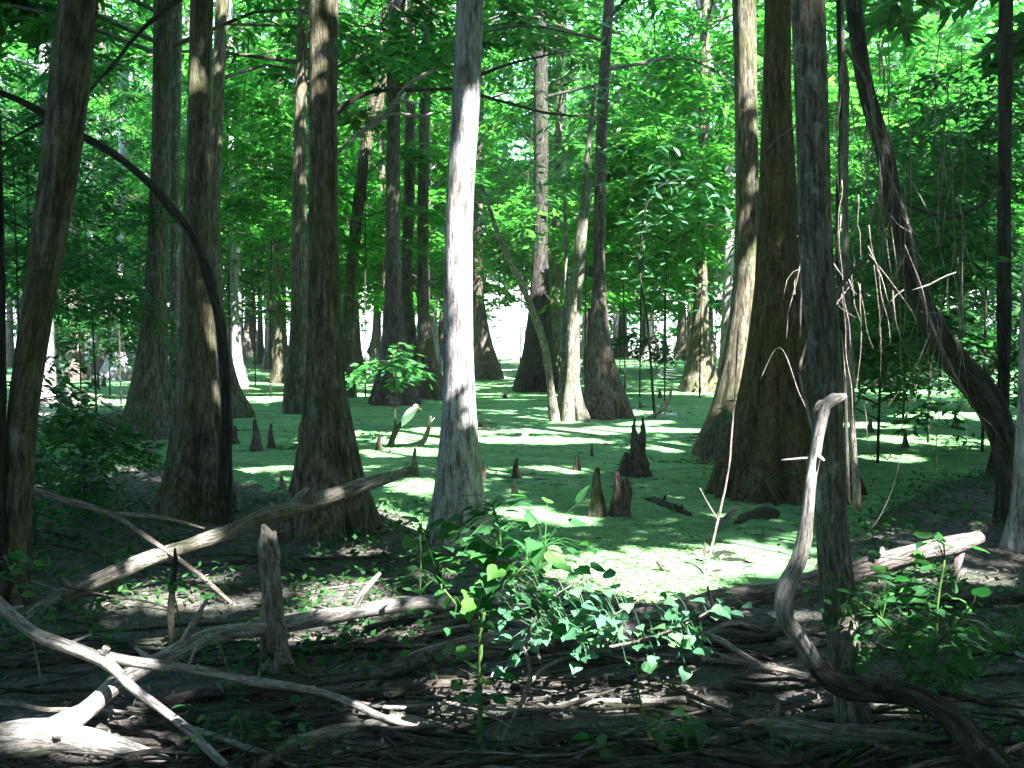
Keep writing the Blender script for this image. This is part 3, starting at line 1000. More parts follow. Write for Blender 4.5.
# --- understory saplings and shrubs that fill the gaps between trunks
def sapling(x, y, H, hc, n, L, label, group=None, lw=(.2, .07), leaf='leaf_dark', K=16, nspr=9, name='sapling', stem=.019, keep=True):
    gz = max(hg(x, y), 0)
    e = empty(name, (x, y, gz))
    tag(e, label, 'shrub' if name == 'shrub' else 'sapling', group)
    mb, cm = MB(), MB()
    z = np.linspace(-.2, H, 12)
    b = rng.normal(0, .12, 2) * H * .3
    c = np.stack([x + b[0] * (z / H) ** 2, y + b[1] * (z / H) ** 2, gz + z], 1)
    tube(mb, c, stem * (1 - .8 * np.clip(z / H, 0, 1)), 7)
    crown(cm, mb, lambda h: np.array([np.interp(h, c[:, 2], c[:, k]) for k in range(3)]), gz + hc, gz + H, n, L, nspr, K, lw, rise=.25, droop=.3, keep=keep, spr=(1.0, 1.8), lr=.03)
    mb.build('stem', M['bark_dark'], e, (x, y, gz))
    cm.build('foliage', M[leaf], e, (x, y, gz), smooth=False)
    return e


sp_right = [(880, 11.5, 3.2), (930, 13.5, 4.5), (985, 12.5, 4.8), (905, 17, 5.5), (960, 18, 6), (1010, 20, 6), (860, 21, 5.5), (890, 26, 7), (950, 25, 7), (1000, 28, 7), (870, 32, 7), (920, 33, 8), (970, 36, 8), (1030, 15, 5.5)]
for px, Y, H in sp_right:
    sapling((px - 512) / F * Y, Y, H, .4, 20, 1.5 + .03 * Y, 'dark leafy sapling in the shadowy thicket right of the largest trunk', 'saplings of the right thicket', lw=(.10 + .003 * Y, .04 + .001 * Y), nspr=16, K=26)
sp_left = [(30, 14, 5.8), (120, 20, 7.5), (80, 23, 8), (-10, 16, 6), (145, 28, 9), (190, 24, 8), (20, 13, 4.5), (95, 17, 5), (5, 20, 6), (140, 24, 6.5), (60, 26, 7), (20, 30, 7), (180, 30, 7), (110, 34, 7), (240, 27, 6.5), (265, 34, 7.5), (215, 38, 8)]
for px, Y, H in sp_left:
    sapling((px - 512) / F * Y, Y, H, 1.6, 15, 1.5 + .03 * Y, 'leafy sapling between the slim trunks on the left', 'saplings on the left', lw=(.10 + .004 * Y, .032 + .0012 * Y), nspr=14, K=22)
sp_mid = [(365, 22, 8.5), (520, 25, 10), (640, 22, 8.5), (230, 22, 8), (270, 30, 9), (330, 27, 9), (410, 32, 10), (605, 29, 10), (645, 45, 12), (700, 42, 12), (480, 40, 13), (555, 38, 12), (380, 45, 12), (300, 42, 12), (230, 45, 12), (350, 24, 8.5), (385, 27, 9), (430, 25, 9), (455, 29, 9), (500, 31, 11), (545, 30, 10), (585, 24, 8.5), (625, 23, 8.5), (665, 25, 9), (700, 22, 8), (725, 35, 10), (270, 22, 7.5), (255, 26, 8.5), (525, 34, 12), (640, 27, 6.5), (665, 21, 5.5), (685, 31, 7), (620, 34, 8), (655, 38, 8), (575, 33, 8), (440, 34, 8), (370, 36, 8), (345, 31, 7), (560, 42, 9), (460, 45, 9), (715, 27, 7), (590, 48, 10), (420, 50, 10)]
for px, Y, H in sp_mid:
    sapling((px - 512) / F * Y, Y, H, 2.2 if Y > 23 else 3.2, 18, 1.4 + .03 * Y, 'feathery bright green sapling between the trunks beyond the water', 'saplings beyond the water', lw=(.12 + .0045 * Y, .035 + .0014 * Y), leaf='leaf_far', nspr=22, K=22)

sapling(*G(110, 395)[:2], 2.1, .7, 12, 1.9, 'low spreading green shrub in front of the slim pinkish white trunk', lw=(.2, .08), name='shrub', nspr=12)
sapling(P(395, 380, 14)[0], 14.0, 1.25, .78, 7, 1.2, 'small bright green shrub in front of the three close brown trunks', lw=(.15, .07), leaf='leaf_plant', name='shrub', nspr=9)
sapling(*G(35, 545)[:2], 1.25, .15, 14, .8, 'fine-leaved dark green shrub at the foot of the left leaning trunk', lw=(.08, .03), name='shrub', nspr=16, stem=.012)
sapling(*G(85, 505)[:2], .8, .1, 12, .75, 'low feathery green shrub right of the left leaning trunk', lw=(.08, .03), name='shrub', nspr=14, stem=.01)
sapling(*G(640, 372)[:2], 1.3, .2, 12, 1.7, 'rounded dark shrub across the water between two ribbed trunks', lw=(.2, .08), name='shrub', nspr=11)

# multi-stemmed clump in mid water
b0 = G(563, 424)
e = empty('sapling', b0)
tag(e, 'multi-stemmed clump with one stem arching left over bright pale roots', 'sapling')
for rows in ([(482, 185, 15.5, 3), (500, 240, 15.8, 5), (528, 300, 16.2, 7), (545, 350, 16.4, 8), (552, 400, 16.5, 9), (556, 428, 16.5, 16)],
             [(594, 90, 16.0, 4), (583, 200, 16.2, 6), (573, 300, 16.4, 8), (570, 380, 16.5, 9), (568, 428, 16.5, 17)],
             [(590, 180, 16.8, 4), (582, 260, 16.7, 6), (576, 330, 16.6, 9), (578, 400, 16.5, 10), (584, 426, 16.5, 16)],
             [(565, 200, 17.2, 3), (566, 300, 17, 5), (562, 390, 16.7, 7), (561, 426, 16.6, 13)]):
    mb = MB()
    branch_mesh(mb, px_path(rows), 9, n=60)
    mb.build('stem', M['bark_lichen'], e, b0)
cm = MB()
pts, dirs = [], []
for (px, py, Y, sx_, sz_, n) in [(520, 205, 12.5 + 3, .55, .4, 90), (545, 165, 15.6, .5, .25, 60), (575, 130, 16, .8, .5, 110), (600, 90, 16, .7, .4, 80), (500, 190, 15.6, .35, .25, 40)]:
    c = P(px, py, Y)
    pts.append(c + rng.normal(0, 1, (n, 3)) * np.array([sx_, .4, sz_]))
    dirs.append(rng.normal(0, 1, (n, 3)) * np.array([1, 1, .35]) + np.array([0, 0, -.2]))
leaves(cm, np.concatenate(pts), np.concatenate(dirs), rng.uniform(.14, .26, sum(len(p) for p in pts)), rng.uniform(.10, .16, sum(len(p) for p in pts)), .4, 'ova')
cm.build('foliage', M['leaf_blue'], e, b0, smooth=False)

# broad-leaved sapling right of centre
b0 = G(652, 415)
e = empty('sapling', b0)
tag(e, 'thin broad-leaved sapling with glossy pale leaves in front of the right middle trunks', 'sapling')
mb = MB()
branch_mesh(mb, px_path([(655, 418, 17, 3), (648, 330, 17, 2.5), (640, 240, 16.8, 2), (655, 190, 16.6, 1.5), (700, 175, 16.5, 1)]), 6, n=40)
mb.build('stem', M['bark_dark'], e, b0)
cm = MB()
pts = np.concatenate([P(px, py, Y) + rng.normal(0, 1, (n, 3)) * np.array([.4, .3, .22]) for px, py, Y, n in [(675, 180, 16.5, 40), (705, 200, 16.5, 35), (650, 215, 16.7, 40), (640, 270, 16.8, 25), (695, 285, 16.8, 35), (660, 150, 16.6, 30)]])
leaves(cm, pts, rng.normal(0, 1, pts.shape) * np.array([1, 1, .35]) - np.array([0, 0, .2]), rng.uniform(.14, .26, len(pts)), rng.uniform(.09, .15, len(pts)), .4, 'ova')
cm.build('foliage', M['leaf_blue'], e, b0, smooth=False)


# ------------------------------------------------------------------ cypress knees and stumps
def knee(px, py, h_px, w_px, label, mat='knee', tips=((0, 1.0),), group=None, lean=0.0, name='cypress_knee', cat='cypress knee'):
    b = G(px, py)
    k = b[1] / F
    H, W = h_px * k, w_px * k
    mb = MB()
    for dx, hh in tips:
        n = 22
        t = np.linspace(-.12, 1, n)
        tt = np.clip(t, 0, 1)
        c = np.stack([b[0] + dx * W * np.clip(tt * 1.6, 0, 1) + lean * W * tt ** 1.5 + .04 * W * np.sin(t * 7 + px), b[1] + .05 * W * np.cos(t * 5 + px), b[2] + t * H * hh], 1)
        r = W * .5 * (.30 + .70 * (1 - tt) ** 1.4) * np.where(tt > .9, np.sqrt(np.clip(1 - ((tt - .9) / .1) ** 2, .03, 1)), 1)
        if len(tips) > 1:
            r = r * .8
        tube(mb, c, r, 18, flute_mod(c[:, 2], b[2], .3, 6, H * .6, .16, px * .37 + dx * 3, 2.2))
    return tag(mb.build(name, M[mat], None, None), label, cat, group)


GK = 'cypress knees standing in the swamp'
b = G(639, 476)
mb = MB()
for rows in ([(640, 480, 0, 32), (639, 468, 0, 24), (638, 455, 0, 17), (638, 445, 0, 15), (638, 438, 0, 13), (638, 434, 0, 5)],
             [(637, 450, 0, 9), (634.5, 436, 0, 7), (634, 427, 0, 4.5), (634.5, 418, 0, 1.5)], [(640, 450, 0, 9), (642, 436, 0, 7), (643, 427, 0, 4.5), (642.5, 417, 0, 1.5)], [(625, 478, 0, 14), (626, 462, 0, 9), (627, 452, 0, 3)]):
    branch_mesh(mb, px_path([(x_, y_, b[1], w_) for x_, y_, _, w_ in rows]), 18, n=26, rough=.22)
tag(mb.build('cypress_knee', M['knee']), 'tall dark cypress knee with two thin horn-like prongs', 'cypress knee', GK)
knee(620, 515, 46, 26, 'stout blunt brown cypress knee right beside the slender pointed one', tips=((-.1, 1.0), (.25, .85)), group=GK)
knee(597, 516, 50, 20, 'slender pointed cypress knee standing just left of the stout blunt one', group=GK, mat='knee')
knee(577, 470, 15, 9, 'small dark knee alone in duckweed left of the tall pronged knee', group=GK)
knee(516, 478, 20, 10, 'blunt dark knee above the pink lit knee near the pale streaked trunk', group=GK)
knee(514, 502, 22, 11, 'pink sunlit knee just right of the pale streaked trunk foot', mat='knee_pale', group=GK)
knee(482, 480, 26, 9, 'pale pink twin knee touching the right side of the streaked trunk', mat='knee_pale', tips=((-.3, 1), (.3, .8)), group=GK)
knee(525, 442, 14, 11, 'small whitish knee in mid water before the multi-stemmed clump', mat='knee_pale', group=GK)
knee(415, 476, 29, 9, 'thin dark knee left of the streaked trunk', group=GK)
knee(379, 450, 16, 8, 'tiny dark knee below the white bird, on the left', group=GK)
knee(256, 451, 33, 13, 'tall brown knee right of the deeply ribbed trunk, the larger of two', group=GK)
knee(271, 448, 25, 9, 'narrow brown knee right of the deeply ribbed trunk, the smaller of two', group=GK)
knee(235, 444, 19, 9, 'short knee close to the right side of the deeply ribbed trunk', group=GK)
knee(282, 489, 15, 9, 'little pink-topped knee left of the thick straight trunk', mat='knee_pale', group=GK)
knee(301, 442, 20, 10, 'lone reddish knee left of the thick straight trunk, farther back', group=GK)
knee(104, 449, 32, 14, 'brown knee in front of the mossy foot of the grey trunk, the taller', group=GK, lean=.2)
knee(112, 451, 24, 12, 'pinkish knee in front of the mossy foot of the grey trunk, the shorter', mat='knee_pale', group=GK)
knee(149, 452, 12, 13, 'broken round stub with salmon pink top before the grey flared trunk', mat='knee_pale', group=GK)
knee(60, 442, 34, 14, 'black knee between the leaning trunk and the fallen logs on the left', group=GK)
knee(592, 456, 13, 4, 'thin dark peg standing in the duckweed left of the pronged knee', group=GK)
for i, (px, py, h, w) in enumerate([(93, 386, 12, 6), (98, 387, 14, 5), (104, 385, 11, 5), (68, 384, 12, 6), (128, 381, 10, 5), (660, 398, 9, 6), (345, 405, 10, 6), (455, 442, 12, 5), (468, 436, 10, 5), (720, 408, 9, 6), (640, 408, 8, 4), (505, 398, 8, 6), (870, 432, 14, 8), (905, 448, 18, 8), (955, 428, 14, 8)]):
    knee(px, py, h, w, 'tiny dark knee poking out of distant duckweed', group='tiny far knees')

# rotten stump post, front left
b = G(272, 668)
mb = MB()
branch_mesh(mb, px_path([(282, 690, b[1], 40), (277, 655, b[1], 31), (274, 620, b[1], 24), (271, 575, b[1], 21), (268, 545, b[1], 19), (266, 534, b[1], 13), (263, 524, b[1], 3)]), 22, n=40, rough=.25)
branch_mesh(mb, px_path([(274, 560, b[1], 12), (273, 540, b[1], 9), (275, 531, b[1], 2)]), 10, rough=.25)
tag(mb.build('tree_stump', M['deadbark']), 'mossy rotten stump post between the broken log and the pale forked log', 'stump')
b = G(172, 650)
mb = MB()
branch_mesh(mb, px_path([(174, 655, b[1], 8), (171, 620, b[1], 7), (173, 590, b[1], 6), (176, 560, b[1], 5), (175, 548, b[1], 2)]), 8, rough=.3)
tag(mb.build('tree_stump', M['logdark']), 'thin splintered brown snag under the broken log', 'stump')


# ------------------------------------------------------------------ logs and dead branches
def limb(name, label, mat, paths, cat, group=None, nseg=12, rough=.12):
    mb = MB()
    for p in paths:
        rows = np.array(px_path(p))
        branch_mesh(mb, rows, nseg, rough=rough)
        L = np.linalg.norm(np.diff(rows[:, :3], axis=0), axis=1).sum()
        if cat in ('log', 'branch') and L > .7 and rows[:, 3].mean() > .008:
            q = catmull(rows, 60)
            for k in rng.integers(6, 54, int(2 + L * 1.6)):
                t_ = q[min(k + 1, 59), :3] - q[k - 1, :3]
                t_ /= np.linalg.norm(t_)
                o_ = rng.normal(0, 1, 3)
                o_[2] = abs(o_[2])
                o_ -= t_ * o_.dot(t_)
                o_ = o_ / np.linalg.norm(o_) + t_ * rng.uniform(-.2, .8)
                r_ = q[k, 3] * rng.uniform(.18, .42)
                l_ = q[k, 3] * 1.0 + rng.uniform(.01, .07) * (3 if rng.random() < .2 else 1)
                branch_mesh(mb, [(*q[k, :3], r_ * 1.5), (*(q[k, :3] + o_ * l_ * .6), r_), (*(q[k, :3] + o_ * l_), r_ * .55)], 7, n=7, rough=.2)
    return tag(mb.build(name, M[mat]), label, cat, group)


limb('fallen_log', 'long broken log rising from the left edge to the thick straight trunk', 'deadbark',
     [[(-60, 664, 4.8, 22), (0, 637, 5.0, 21), (50, 604, 5.2, 19), (110, 575, 5.4, 17), (200, 540, 5.8, 16), (300, 505, 6.2, 15), (370, 484, 6.5, 13), (411, 472, 6.7, 9)],
      [(290, 512, 6.2, 12), (300, 496, 6.2, 9), (308, 487, 6.2, 5)]], 'log')
limb('fallen_log', 'bleached forked log at the bottom left corner with one arm rising right', 'deadwood',
     [[(-60, 745, 3.5, 38), (0, 741, 3.5, 38), (45, 737, 3.5, 34), (75, 738, 3.5, 30), (115, 750, 3.44, 26), (150, 762, 3.4, 24), (200, 785, 3.3, 22)],
      [(50, 734, 3.5, 26), (80, 718, 3.55, 22), (110, 691, 3.7, 19), (150, 664, 3.9, 18), (200, 640, 4.1, 17), (280, 624, 4.4, 16), (360, 612, 4.7, 15), (440, 603, 4.95, 14), (490, 599, 5.1, 12), (560, 600, 5.25, 8)],
      [(352, 612, 4.9, 9), (362, 596, 4.9, 8), (372, 582, 4.9, 6), (380, 573, 4.9, 3)], [(213, 636, 4.35, 5), (214, 628, 4.35, 4)]], 'log', nseg=16)
limb('dead_branch', 'pale forked branch lying across the bleached log at lower left', 'deadwood',
     [[(-40, 575, 3.6, 13), (0, 606, 3.6, 13), (40, 636, 3.6, 13), (70, 646, 3.6, 12), (100, 656, 3.6, 12), (130, 684, 3.5, 10), (165, 712, 3.45, 9), (190, 731, 3.4, 9), (215, 755, 3.35, 8), (245, 785, 3.3, 7)],
      [(96, 654, 3.6, 11), (140, 662, 3.65, 10), (190, 668, 3.7, 9), (250, 679, 3.7, 9), (340, 698, 3.7, 8), (379, 716, 3.65, 7), (461, 737, 3.6, 5), (520, 742, 3.6, 3)],
      [(185, 727, 3.42, 7), (240, 745, 3.4, 6), (310, 768, 3.4, 5), (350, 780, 3.4, 4)], [(103, 655, 3.6, 9), (107, 648, 3.6, 8)], [(72, 647, 3.6, 5), (64, 640, 3.6, 4), (60, 638, 3.6, 2)]], 'branch')
limb('dead_branch', 'thin grey branch with a forked tip above the broken log at left', 'stick_pale',
     [[(-20, 478, 5.6, 8), (0, 482, 5.6, 8), (60, 499, 5.6, 7), (115, 516, 5.6, 6), (158, 546, 5.6, 5), (185, 563, 5.6, 4.5), (225, 598, 5.4, 4), (258, 626, 5.3, 3)],
      [(113, 515, 5.6, 5), (160, 518, 5.7, 4), (205, 528, 5.8, 2)]], 'branch')
limb('fallen_log', 'long dark fallen log lying across the middle foreground, pinkish at its raised end', 'logpink',
     [[(385, 672, 0, 16), (420, 660, 0, 24), (500, 645, 0, 28), (560, 638, 0, 30), (600, 630, 0, 30), (660, 618, 0, 28), (720, 601, 0, 26), (775, 594, 0, 24), (853, 573, 0, 24), (920, 553, 5.85, 20), (965, 543, 5.95, 16), (979, 538, 6.0, 12)],
      [(962, 545, 5.95, 9), (957, 565, 5.9, 8), (953, 582, 5.9, 6)], [(700, 606, 0, 10), (730, 620, 0, 14), (760, 628, 0, 12), (800, 632, 0, 8)]], 'log', nseg=16)
limb('dead_branch', 'whitened bent dead branch propped before the lichen-speckled trunk', 'deadwood',
     [[(846, 397, 3.5, 6), (836, 401, 3.5, 13), (825, 406, 3.5, 13), (820, 425, 3.5, 12), (816, 445, 3.5, 12), (811, 490, 3.5, 13), (806, 530, 3.5, 15), (797, 565, 3.5, 17), (784, 595, 3.5, 18), (786, 615, 3.5, 17), (800, 635, 3.52, 16), (815, 662, 3.55, 17)],
      [(828, 404, 3.5, 8), (820, 402, 3.5, 7), (815, 412, 3.5, 3)], [(816, 440, 3.7, 4), (812, 425, 3.7, 3), (806, 400, 3.72, 2.5), (800, 375, 3.75, 2)]], 'branch', nseg=14)
limb('fallen_log', 'dark twisted log curving past the foot of the lichen-speckled trunk', 'logdark',
     [[(804, 652, 3.56, 8), (816, 664, 3.56, 18), (836, 682, 3.54, 22), (870, 690, 3.5, 21), (912, 694, 3.45, 22), (945, 711, 3.4, 26), (970, 738, 3.35, 30), (995, 765, 3.3, 34), (1030, 800, 3.25, 36)]], 'log', nseg=16, rough=.2)
limb('fallen_log', 'thick rough grey log lying low at the bottom right', 'logpink',
     [[(590, 700, 4.1, 20), (650, 714, 4.05, 26), (720, 722, 4.0, 30), (790, 732, 0, 32), (860, 742, 0, 30), (930, 744, 0, 24), (985, 738, 0, 14)]], 'log', nseg=16, rough=.2)
limb('dead_branch', 'small pale forked twig in the dark hollow under the fallen log', 'deadwood',
     [[(670, 630, 4.4, 4), (695, 632, 4.4, 6), (712, 636, 4.4, 6), (740, 653, 4.35, 6), (765, 668, 4.3, 5), (788, 681, 4.25, 3)], [(708, 635, 4.4, 5), (718, 627, 4.42, 5), (735, 623, 4.44, 4), (750, 626, 4.45, 2.5)]], 'branch', nseg=8)
limb('dead_branch', 'wavy pale twig standing right of the green central plant', 'stick_pale',
     [[(488, 772, 3.55, 5), (502, 740, 3.58, 5), (517, 712, 3.6, 5), (528, 690, 3.62, 6), (530, 672, 3.62, 5), (524, 646, 3.62, 3)]], 'branch', nseg=8)
limb('dead_branch', 'short pale branch stub leaning at the bottom edge right of centre', 'stick_pale',
     [[(722, 772, 3.6, 8), (740, 754, 3.62, 9), (757, 738, 3.66, 7), (770, 720, 3.7, 6), (776, 708, 3.72, 3)]], 'branch', nseg=8)
limb('dead_branch', 'dark crooked branch reaching over the brightest sunlit patch', 'deadbark',
     [[(657, 560, 6.4, 5), (664, 566, 6.4, 10), (678, 574, 6.35, 7), (700, 580, 6.3, 6), (718, 589, 6.2, 7), (740, 596, 6.0, 9)]], 'branch', nseg=10, rough=.25)
limb('fallen_log', 'short dark waterlogged log floating right of the stout knee pair', 'logdark', [[(645, 499, *(G(645, 499)[1:2]), 5), (660, 504, G(660, 504)[1], 9), (676, 510, G(676, 510)[1], 10), (690, 516, G(690, 516)[1], 5)]], 'log')
limb('fallen_log', 'dark hump-backed log with a pale end floating below the largest trunk', 'logdark', [[(736, 524, G(736, 524)[1], 5), (752, 518, 8.2, 14), (768, 515, 8.2, 18), (776, 513, 8.2, 12), (780, 512, 8.2, 4)]], 'log')
limb('dead_branch', 'pinkish bare stick slanting out of the duckweed below the largest trunk', 'stick_pale', [[(715, 532, G(715, 532)[1], 7), (726, 518, 8.1, 7), (736, 507, 8.1, 4)]], 'branch')
limb('fallen_log', 'grey log stretched behind the brown knees at left', 'deadbark', [[(42, 430, 15.0, 10), (80, 422, 15.0, 15), (110, 420, 15.0, 15), (150, 414, 15.0, 13), (185, 413, 15.1, 10)]], 'log')
limb('fallen_log', 'short mossy log piece below the longer grey log at left', 'deadbark', [[(52, 436, 13.9, 8), (75, 432, 13.9, 12), (98, 433, 13.9, 10)]], 'log')
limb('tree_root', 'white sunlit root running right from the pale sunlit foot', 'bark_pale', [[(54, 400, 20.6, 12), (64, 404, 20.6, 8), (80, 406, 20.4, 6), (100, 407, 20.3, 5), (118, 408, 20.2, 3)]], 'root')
limb('dead_branch', 'grey branch poking up from the water behind the grey flared trunk', 'stick_pale', [[(74, 392, 21, 5), (88, 395, 21, 4), (105, 402, 20, 4), (118, 412, 18, 3)]], 'branch')
limb('dead_branch', 'forked pale snag lying in duckweed right of the pinkish ribbed foot', 'deadwood', [[(648, 418, 17.0, 3), (660, 411, 17.0, 5), (668, 402, 17.0, 4), (672, 388, 17.0, 2)], [(664, 410, 17, 3), (672, 412, 17, 2)]], 'branch')
limb('dead_branch', 'mossy dark branch curving up out of the water under the white bird', 'deadbark', [[(392, 448, 13.1, 5), (415, 446, 13.1, 7), (424, 440, 13.1, 6), (428, 430, 13.1, 4), (431, 416, 13.1, 2)]], 'branch')
limb('tree_root', 'low roots spreading from the foot of the largest trunk over the water', 'logdark', [[(735, 485, 10.2, 14), (715, 490, 9.9, 10), (690, 492, 9.8, 6), (665, 491, 9.8, 3)], [(790, 494, 9.4, 16), (830, 492, 9.4, 10), (862, 490, 9.4, 4)]], 'root')

# arched dead sapling at left, hanging dark limbs
limb('dead_sapling', 'dark dead sapling arching from upper left down to the ribbed trunk', 'bark_dark',
     [[(-30, 84, 6.6, 5), (0, 92, 6.7, 6), (18, 100, 6.8, 7), (55, 121, 6.9, 8), (78, 134, 7.0, 8), (120, 158, 7.1, 8), (150, 183, 7.2, 8), (175, 212, 7.3, 9), (195, 242, 7.35, 9), (208, 275, 7.4, 10), (217, 310, 7.45, 10), (223, 350, 7.5, 11), (226, 400, 7.55, 11), (226, 450, 7.6, 12), (225, 512, 7.65, 16), (225, 535, 7.65, 20)],
      [(50, 119, 6.9, 6), (30, 128, 6.9, 3), (0, 146, 6.9, 2)]], 'tree', nseg=10)
limb('dead_branch', 'thin dark bough crossing the top left corner in front of the slim trunks', 'bark_dark', [[(82, 98, 10, 3), (110, 68, 10, 3), (140, 32, 10, 4), (165, 10, 10, 5), (190, -10, 10, 5), (210, -30, 9.5, 6)]], 'branch')

# vines and dry twigs on the right
VN = 'bare vines hanging on the right'
for lab, mat, paths in [
    ('dark rope-like vine hanging just right of the lichen-speckled trunk', 'bark_dark', [[(836, -60, 6.5, 4), (838, 0, 6.5, 5), (841, 120, 6.5, 4), (838, 220, 6.5, 5), (842, 330, 6.5, 5), (846, 420, 6.5, 4), (848, 505, 6.5, 5)]]),
    ('thicker grey vine stem with a knot, second right of the lichen-speckled trunk', 'vine', [[(842, -60, 6.9, 5), (843, 55, 6.9, 6), (845, 80, 6.9, 7), (845, 160, 6.9, 6), (846, 260, 6.9, 6), (850, 360, 6.9, 7), (854, 450, 6.9, 6), (858, 510, 6.9, 9)]]),
    ('long pale vine draped over the crooked black trunk', 'vine', [[(846, 50, 6.9, 2), (866, 80, 7.0, 2.5), (872, 112, 7.0, 3), (878, 140, 7.0, 3), (890, 175, 7.0, 3), (902, 205, 7.0, 3), (912, 240, 7.0, 3), (920, 290, 7.0, 3), (930, 320, 6.9, 3), (950, 365, 6.9, 2.5), (972, 408, 6.9, 2)]]),
    ('looping vine slung between the crooked trunk and the right dark trunk', 'bark_dark', [[(893, 195, 7.6, 3), (915, 208, 7.8, 3), (935, 214, 8.0, 3), (955, 216, 8.3, 3), (980, 205, 8.6, 3), (1000, 188, 9.0, 3)]]),
    ('thin straight vine dangling before the largest trunk', 'bark_dark', [[(800, -40, 5.5, 2), (803, 120, 5.5, 2), (801, 250, 5.5, 2.5), (800, 340, 5.5, 2)]]),
    ('slack pale vine hanging down in front of the water right of centre', 'stick_pale', [[(738, 330, 6.4, 1.5), (733, 420, 6.4, 1.8), (727, 480, 6.4, 2.2), (718, 520, 6.4, 3), (712, 545, 6.4, 3), (706, 572, 6.3, 2)], [(718, 520, 6.4, 1.8), (706, 500, 6.4, 1.2), (700, 488, 6.4, .8)]]),
    ('pale arched vine looping down to the bent dead branch', 'vine', [[(862, 262, 4.2, 3), (848, 275, 4.2, 4), (838, 292, 4.2, 3), (830, 320, 4.2, 2), (812, 335, 4.2, 2), (803, 355, 4.2, 2.5), (800, 375, 4.1, 2.2), (806, 405, 3.9, 2), (813, 430, 3.75, 2)]])]:
    limb('vine', lab, mat, paths, 'vine', VN, nseg=6, rough=.2)
TW = 'dry twigs caught on the right'
tw_paths = [
    [(796, 236, 5.0, 1.6), (818, 245, 5.0, 3), (832, 262, 5.0, 3.5), (846, 282, 5.0, 2), (857, 295, 5.0, 1.5)],
    [(804, 265, 4.8, 1.5), (815, 278, 4.8, 3), (826, 293, 4.8, 2.5), (834, 302, 4.8, 1.5)],
    [(868, 253, 4.9, 3), (880, 268, 4.9, 3), (893, 285, 4.9, 3), (906, 303, 4.9, 2.5), (915, 318, 4.9, 2.2), (918, 345, 4.9, 1.6), (920, 380, 4.9, 1.2)],
    [(874, 265, 5.2, 1.5), (878, 300, 5.2, 2), (881, 340, 5.2, 1.6), (880, 385, 5.2, 1)],
    [(858, 282, 5.1, 2), (864, 310, 5.1, 1.8), (868, 335, 5.1, 1.2), (874, 350, 5.1, .8)],
    [(830, 262, 5.0, 2), (834, 285, 5.0, 1.5), (838, 305, 5.0, 1.5), (856, 318, 5.0, 1)],
    [(912, 290, 5.3, 1.6), (930, 284, 5.3, 4), (945, 276, 5.3, 3.5), (956, 272, 5.3, 2)],
    [(890, 303, 5.0, 3), (898, 294, 5.0, 3), (904, 290, 5.0, 2)],
    [(920, 312, 5.0, 1.5), (940, 313, 5.0, 2.5), (955, 310, 5.0, 1.5)],
    [(783, 300, 5.2, 1), (790, 275, 5.2, 1.6), (800, 268, 5.2, 2), (812, 270, 5.2, 1.5)],
    [(905, 245, 5.2, 1), (925, 300, 5.2, 1.6), (928, 350, 5.2, 1.5), (931, 420, 5.2, .8)],
    [(760, 380, 6.0, 1), (775, 350, 6.0, 1.5), (800, 395, 5.6, 1.5), (815, 430, 5.2, 1.2)],
    [(848, 545, 7.0, 2), (870, 530, 7.0, 2.5), (890, 495, 7.0, 2), (900, 460, 7.0, 1.5), (905, 440, 7.0, 1)]]
anchors = [(841, 120, 6.4), (838, 220, 6.4), (842, 330, 6.4), (845, 80, 6.8), (845, 160, 6.8), (846, 260, 6.8), (850, 360, 6.8), (872, 112, 6.9), (878, 140, 6.9), (890, 175, 6.9), (902, 205, 6.9), (912, 240, 6.9), (920, 290, 6.9),
           (930, 320, 6.8), (803, 120, 5.5), (801, 250, 5.5), (868, 253, 4.9), (893, 285, 4.9), (818, 245, 5.0), (832, 262, 5.0), (848, 275, 4.2), (826, 293, 4.8), (803, 355, 4.2), (950, 365, 6.8), (930, 213, 7.9)]
for q in range(44):
    ax_, ay_, aY_ = anchors[q % len(anchors)]
    ay_ += rng.uniform(-12, 12)
    dx_ = rng.normal(0, 30)
    n_ = rng.integers(3, 6)
    rows_ = [(ax_, ay_, aY_, 2.6)]
    for t_ in range(1, n_):
        rows_.append((ax_ + dx_ * t_ / n_ + rng.normal(0, 2.5), ay_ + (14 + 22 * ((q * 7) % 10) / 10 if q % 3 else -6 + 9 * (q % 4)) * t_ * rng.uniform(.92, 1.08), aY_ + rng.normal(0, .06) * t_, 2.6 - 1.6 * t_ / n_))
    tw_paths.append(rows_)
for q in range(46):
    sx_, sy_ = rng.uniform(838, 968), rng.uniform(20, 300)
    if sx_ < 870:
        sY_ = rng.uniform(5.2, 6.6)
    else:
        sY_ = rng.uniform(6.2, 7.2)
    ln_, sl_ = rng.uniform(60, 210), rng.normal(0, 14)
    tw_paths.append([(sx_ + sl_ * t_ + rng.normal(0, 1.6), sy_ + ln_ * t_, sY_, 3.2 - 1.6 * t_) for t_ in (0, .2, .4, .6, .8, 1)])
for i, p in enumerate(tw_paths):
    p = [(a_, b_, c_, d_ * .42) for a_, b_, c_, d_ in p]
    limb('dead_twig', 'thin dry twig in the tangle hanging beside the lichen-speckled trunk', 'vine' if i % 3 else 'stick_pale', [p], 'twig', TW, nseg=6, rough=.2)

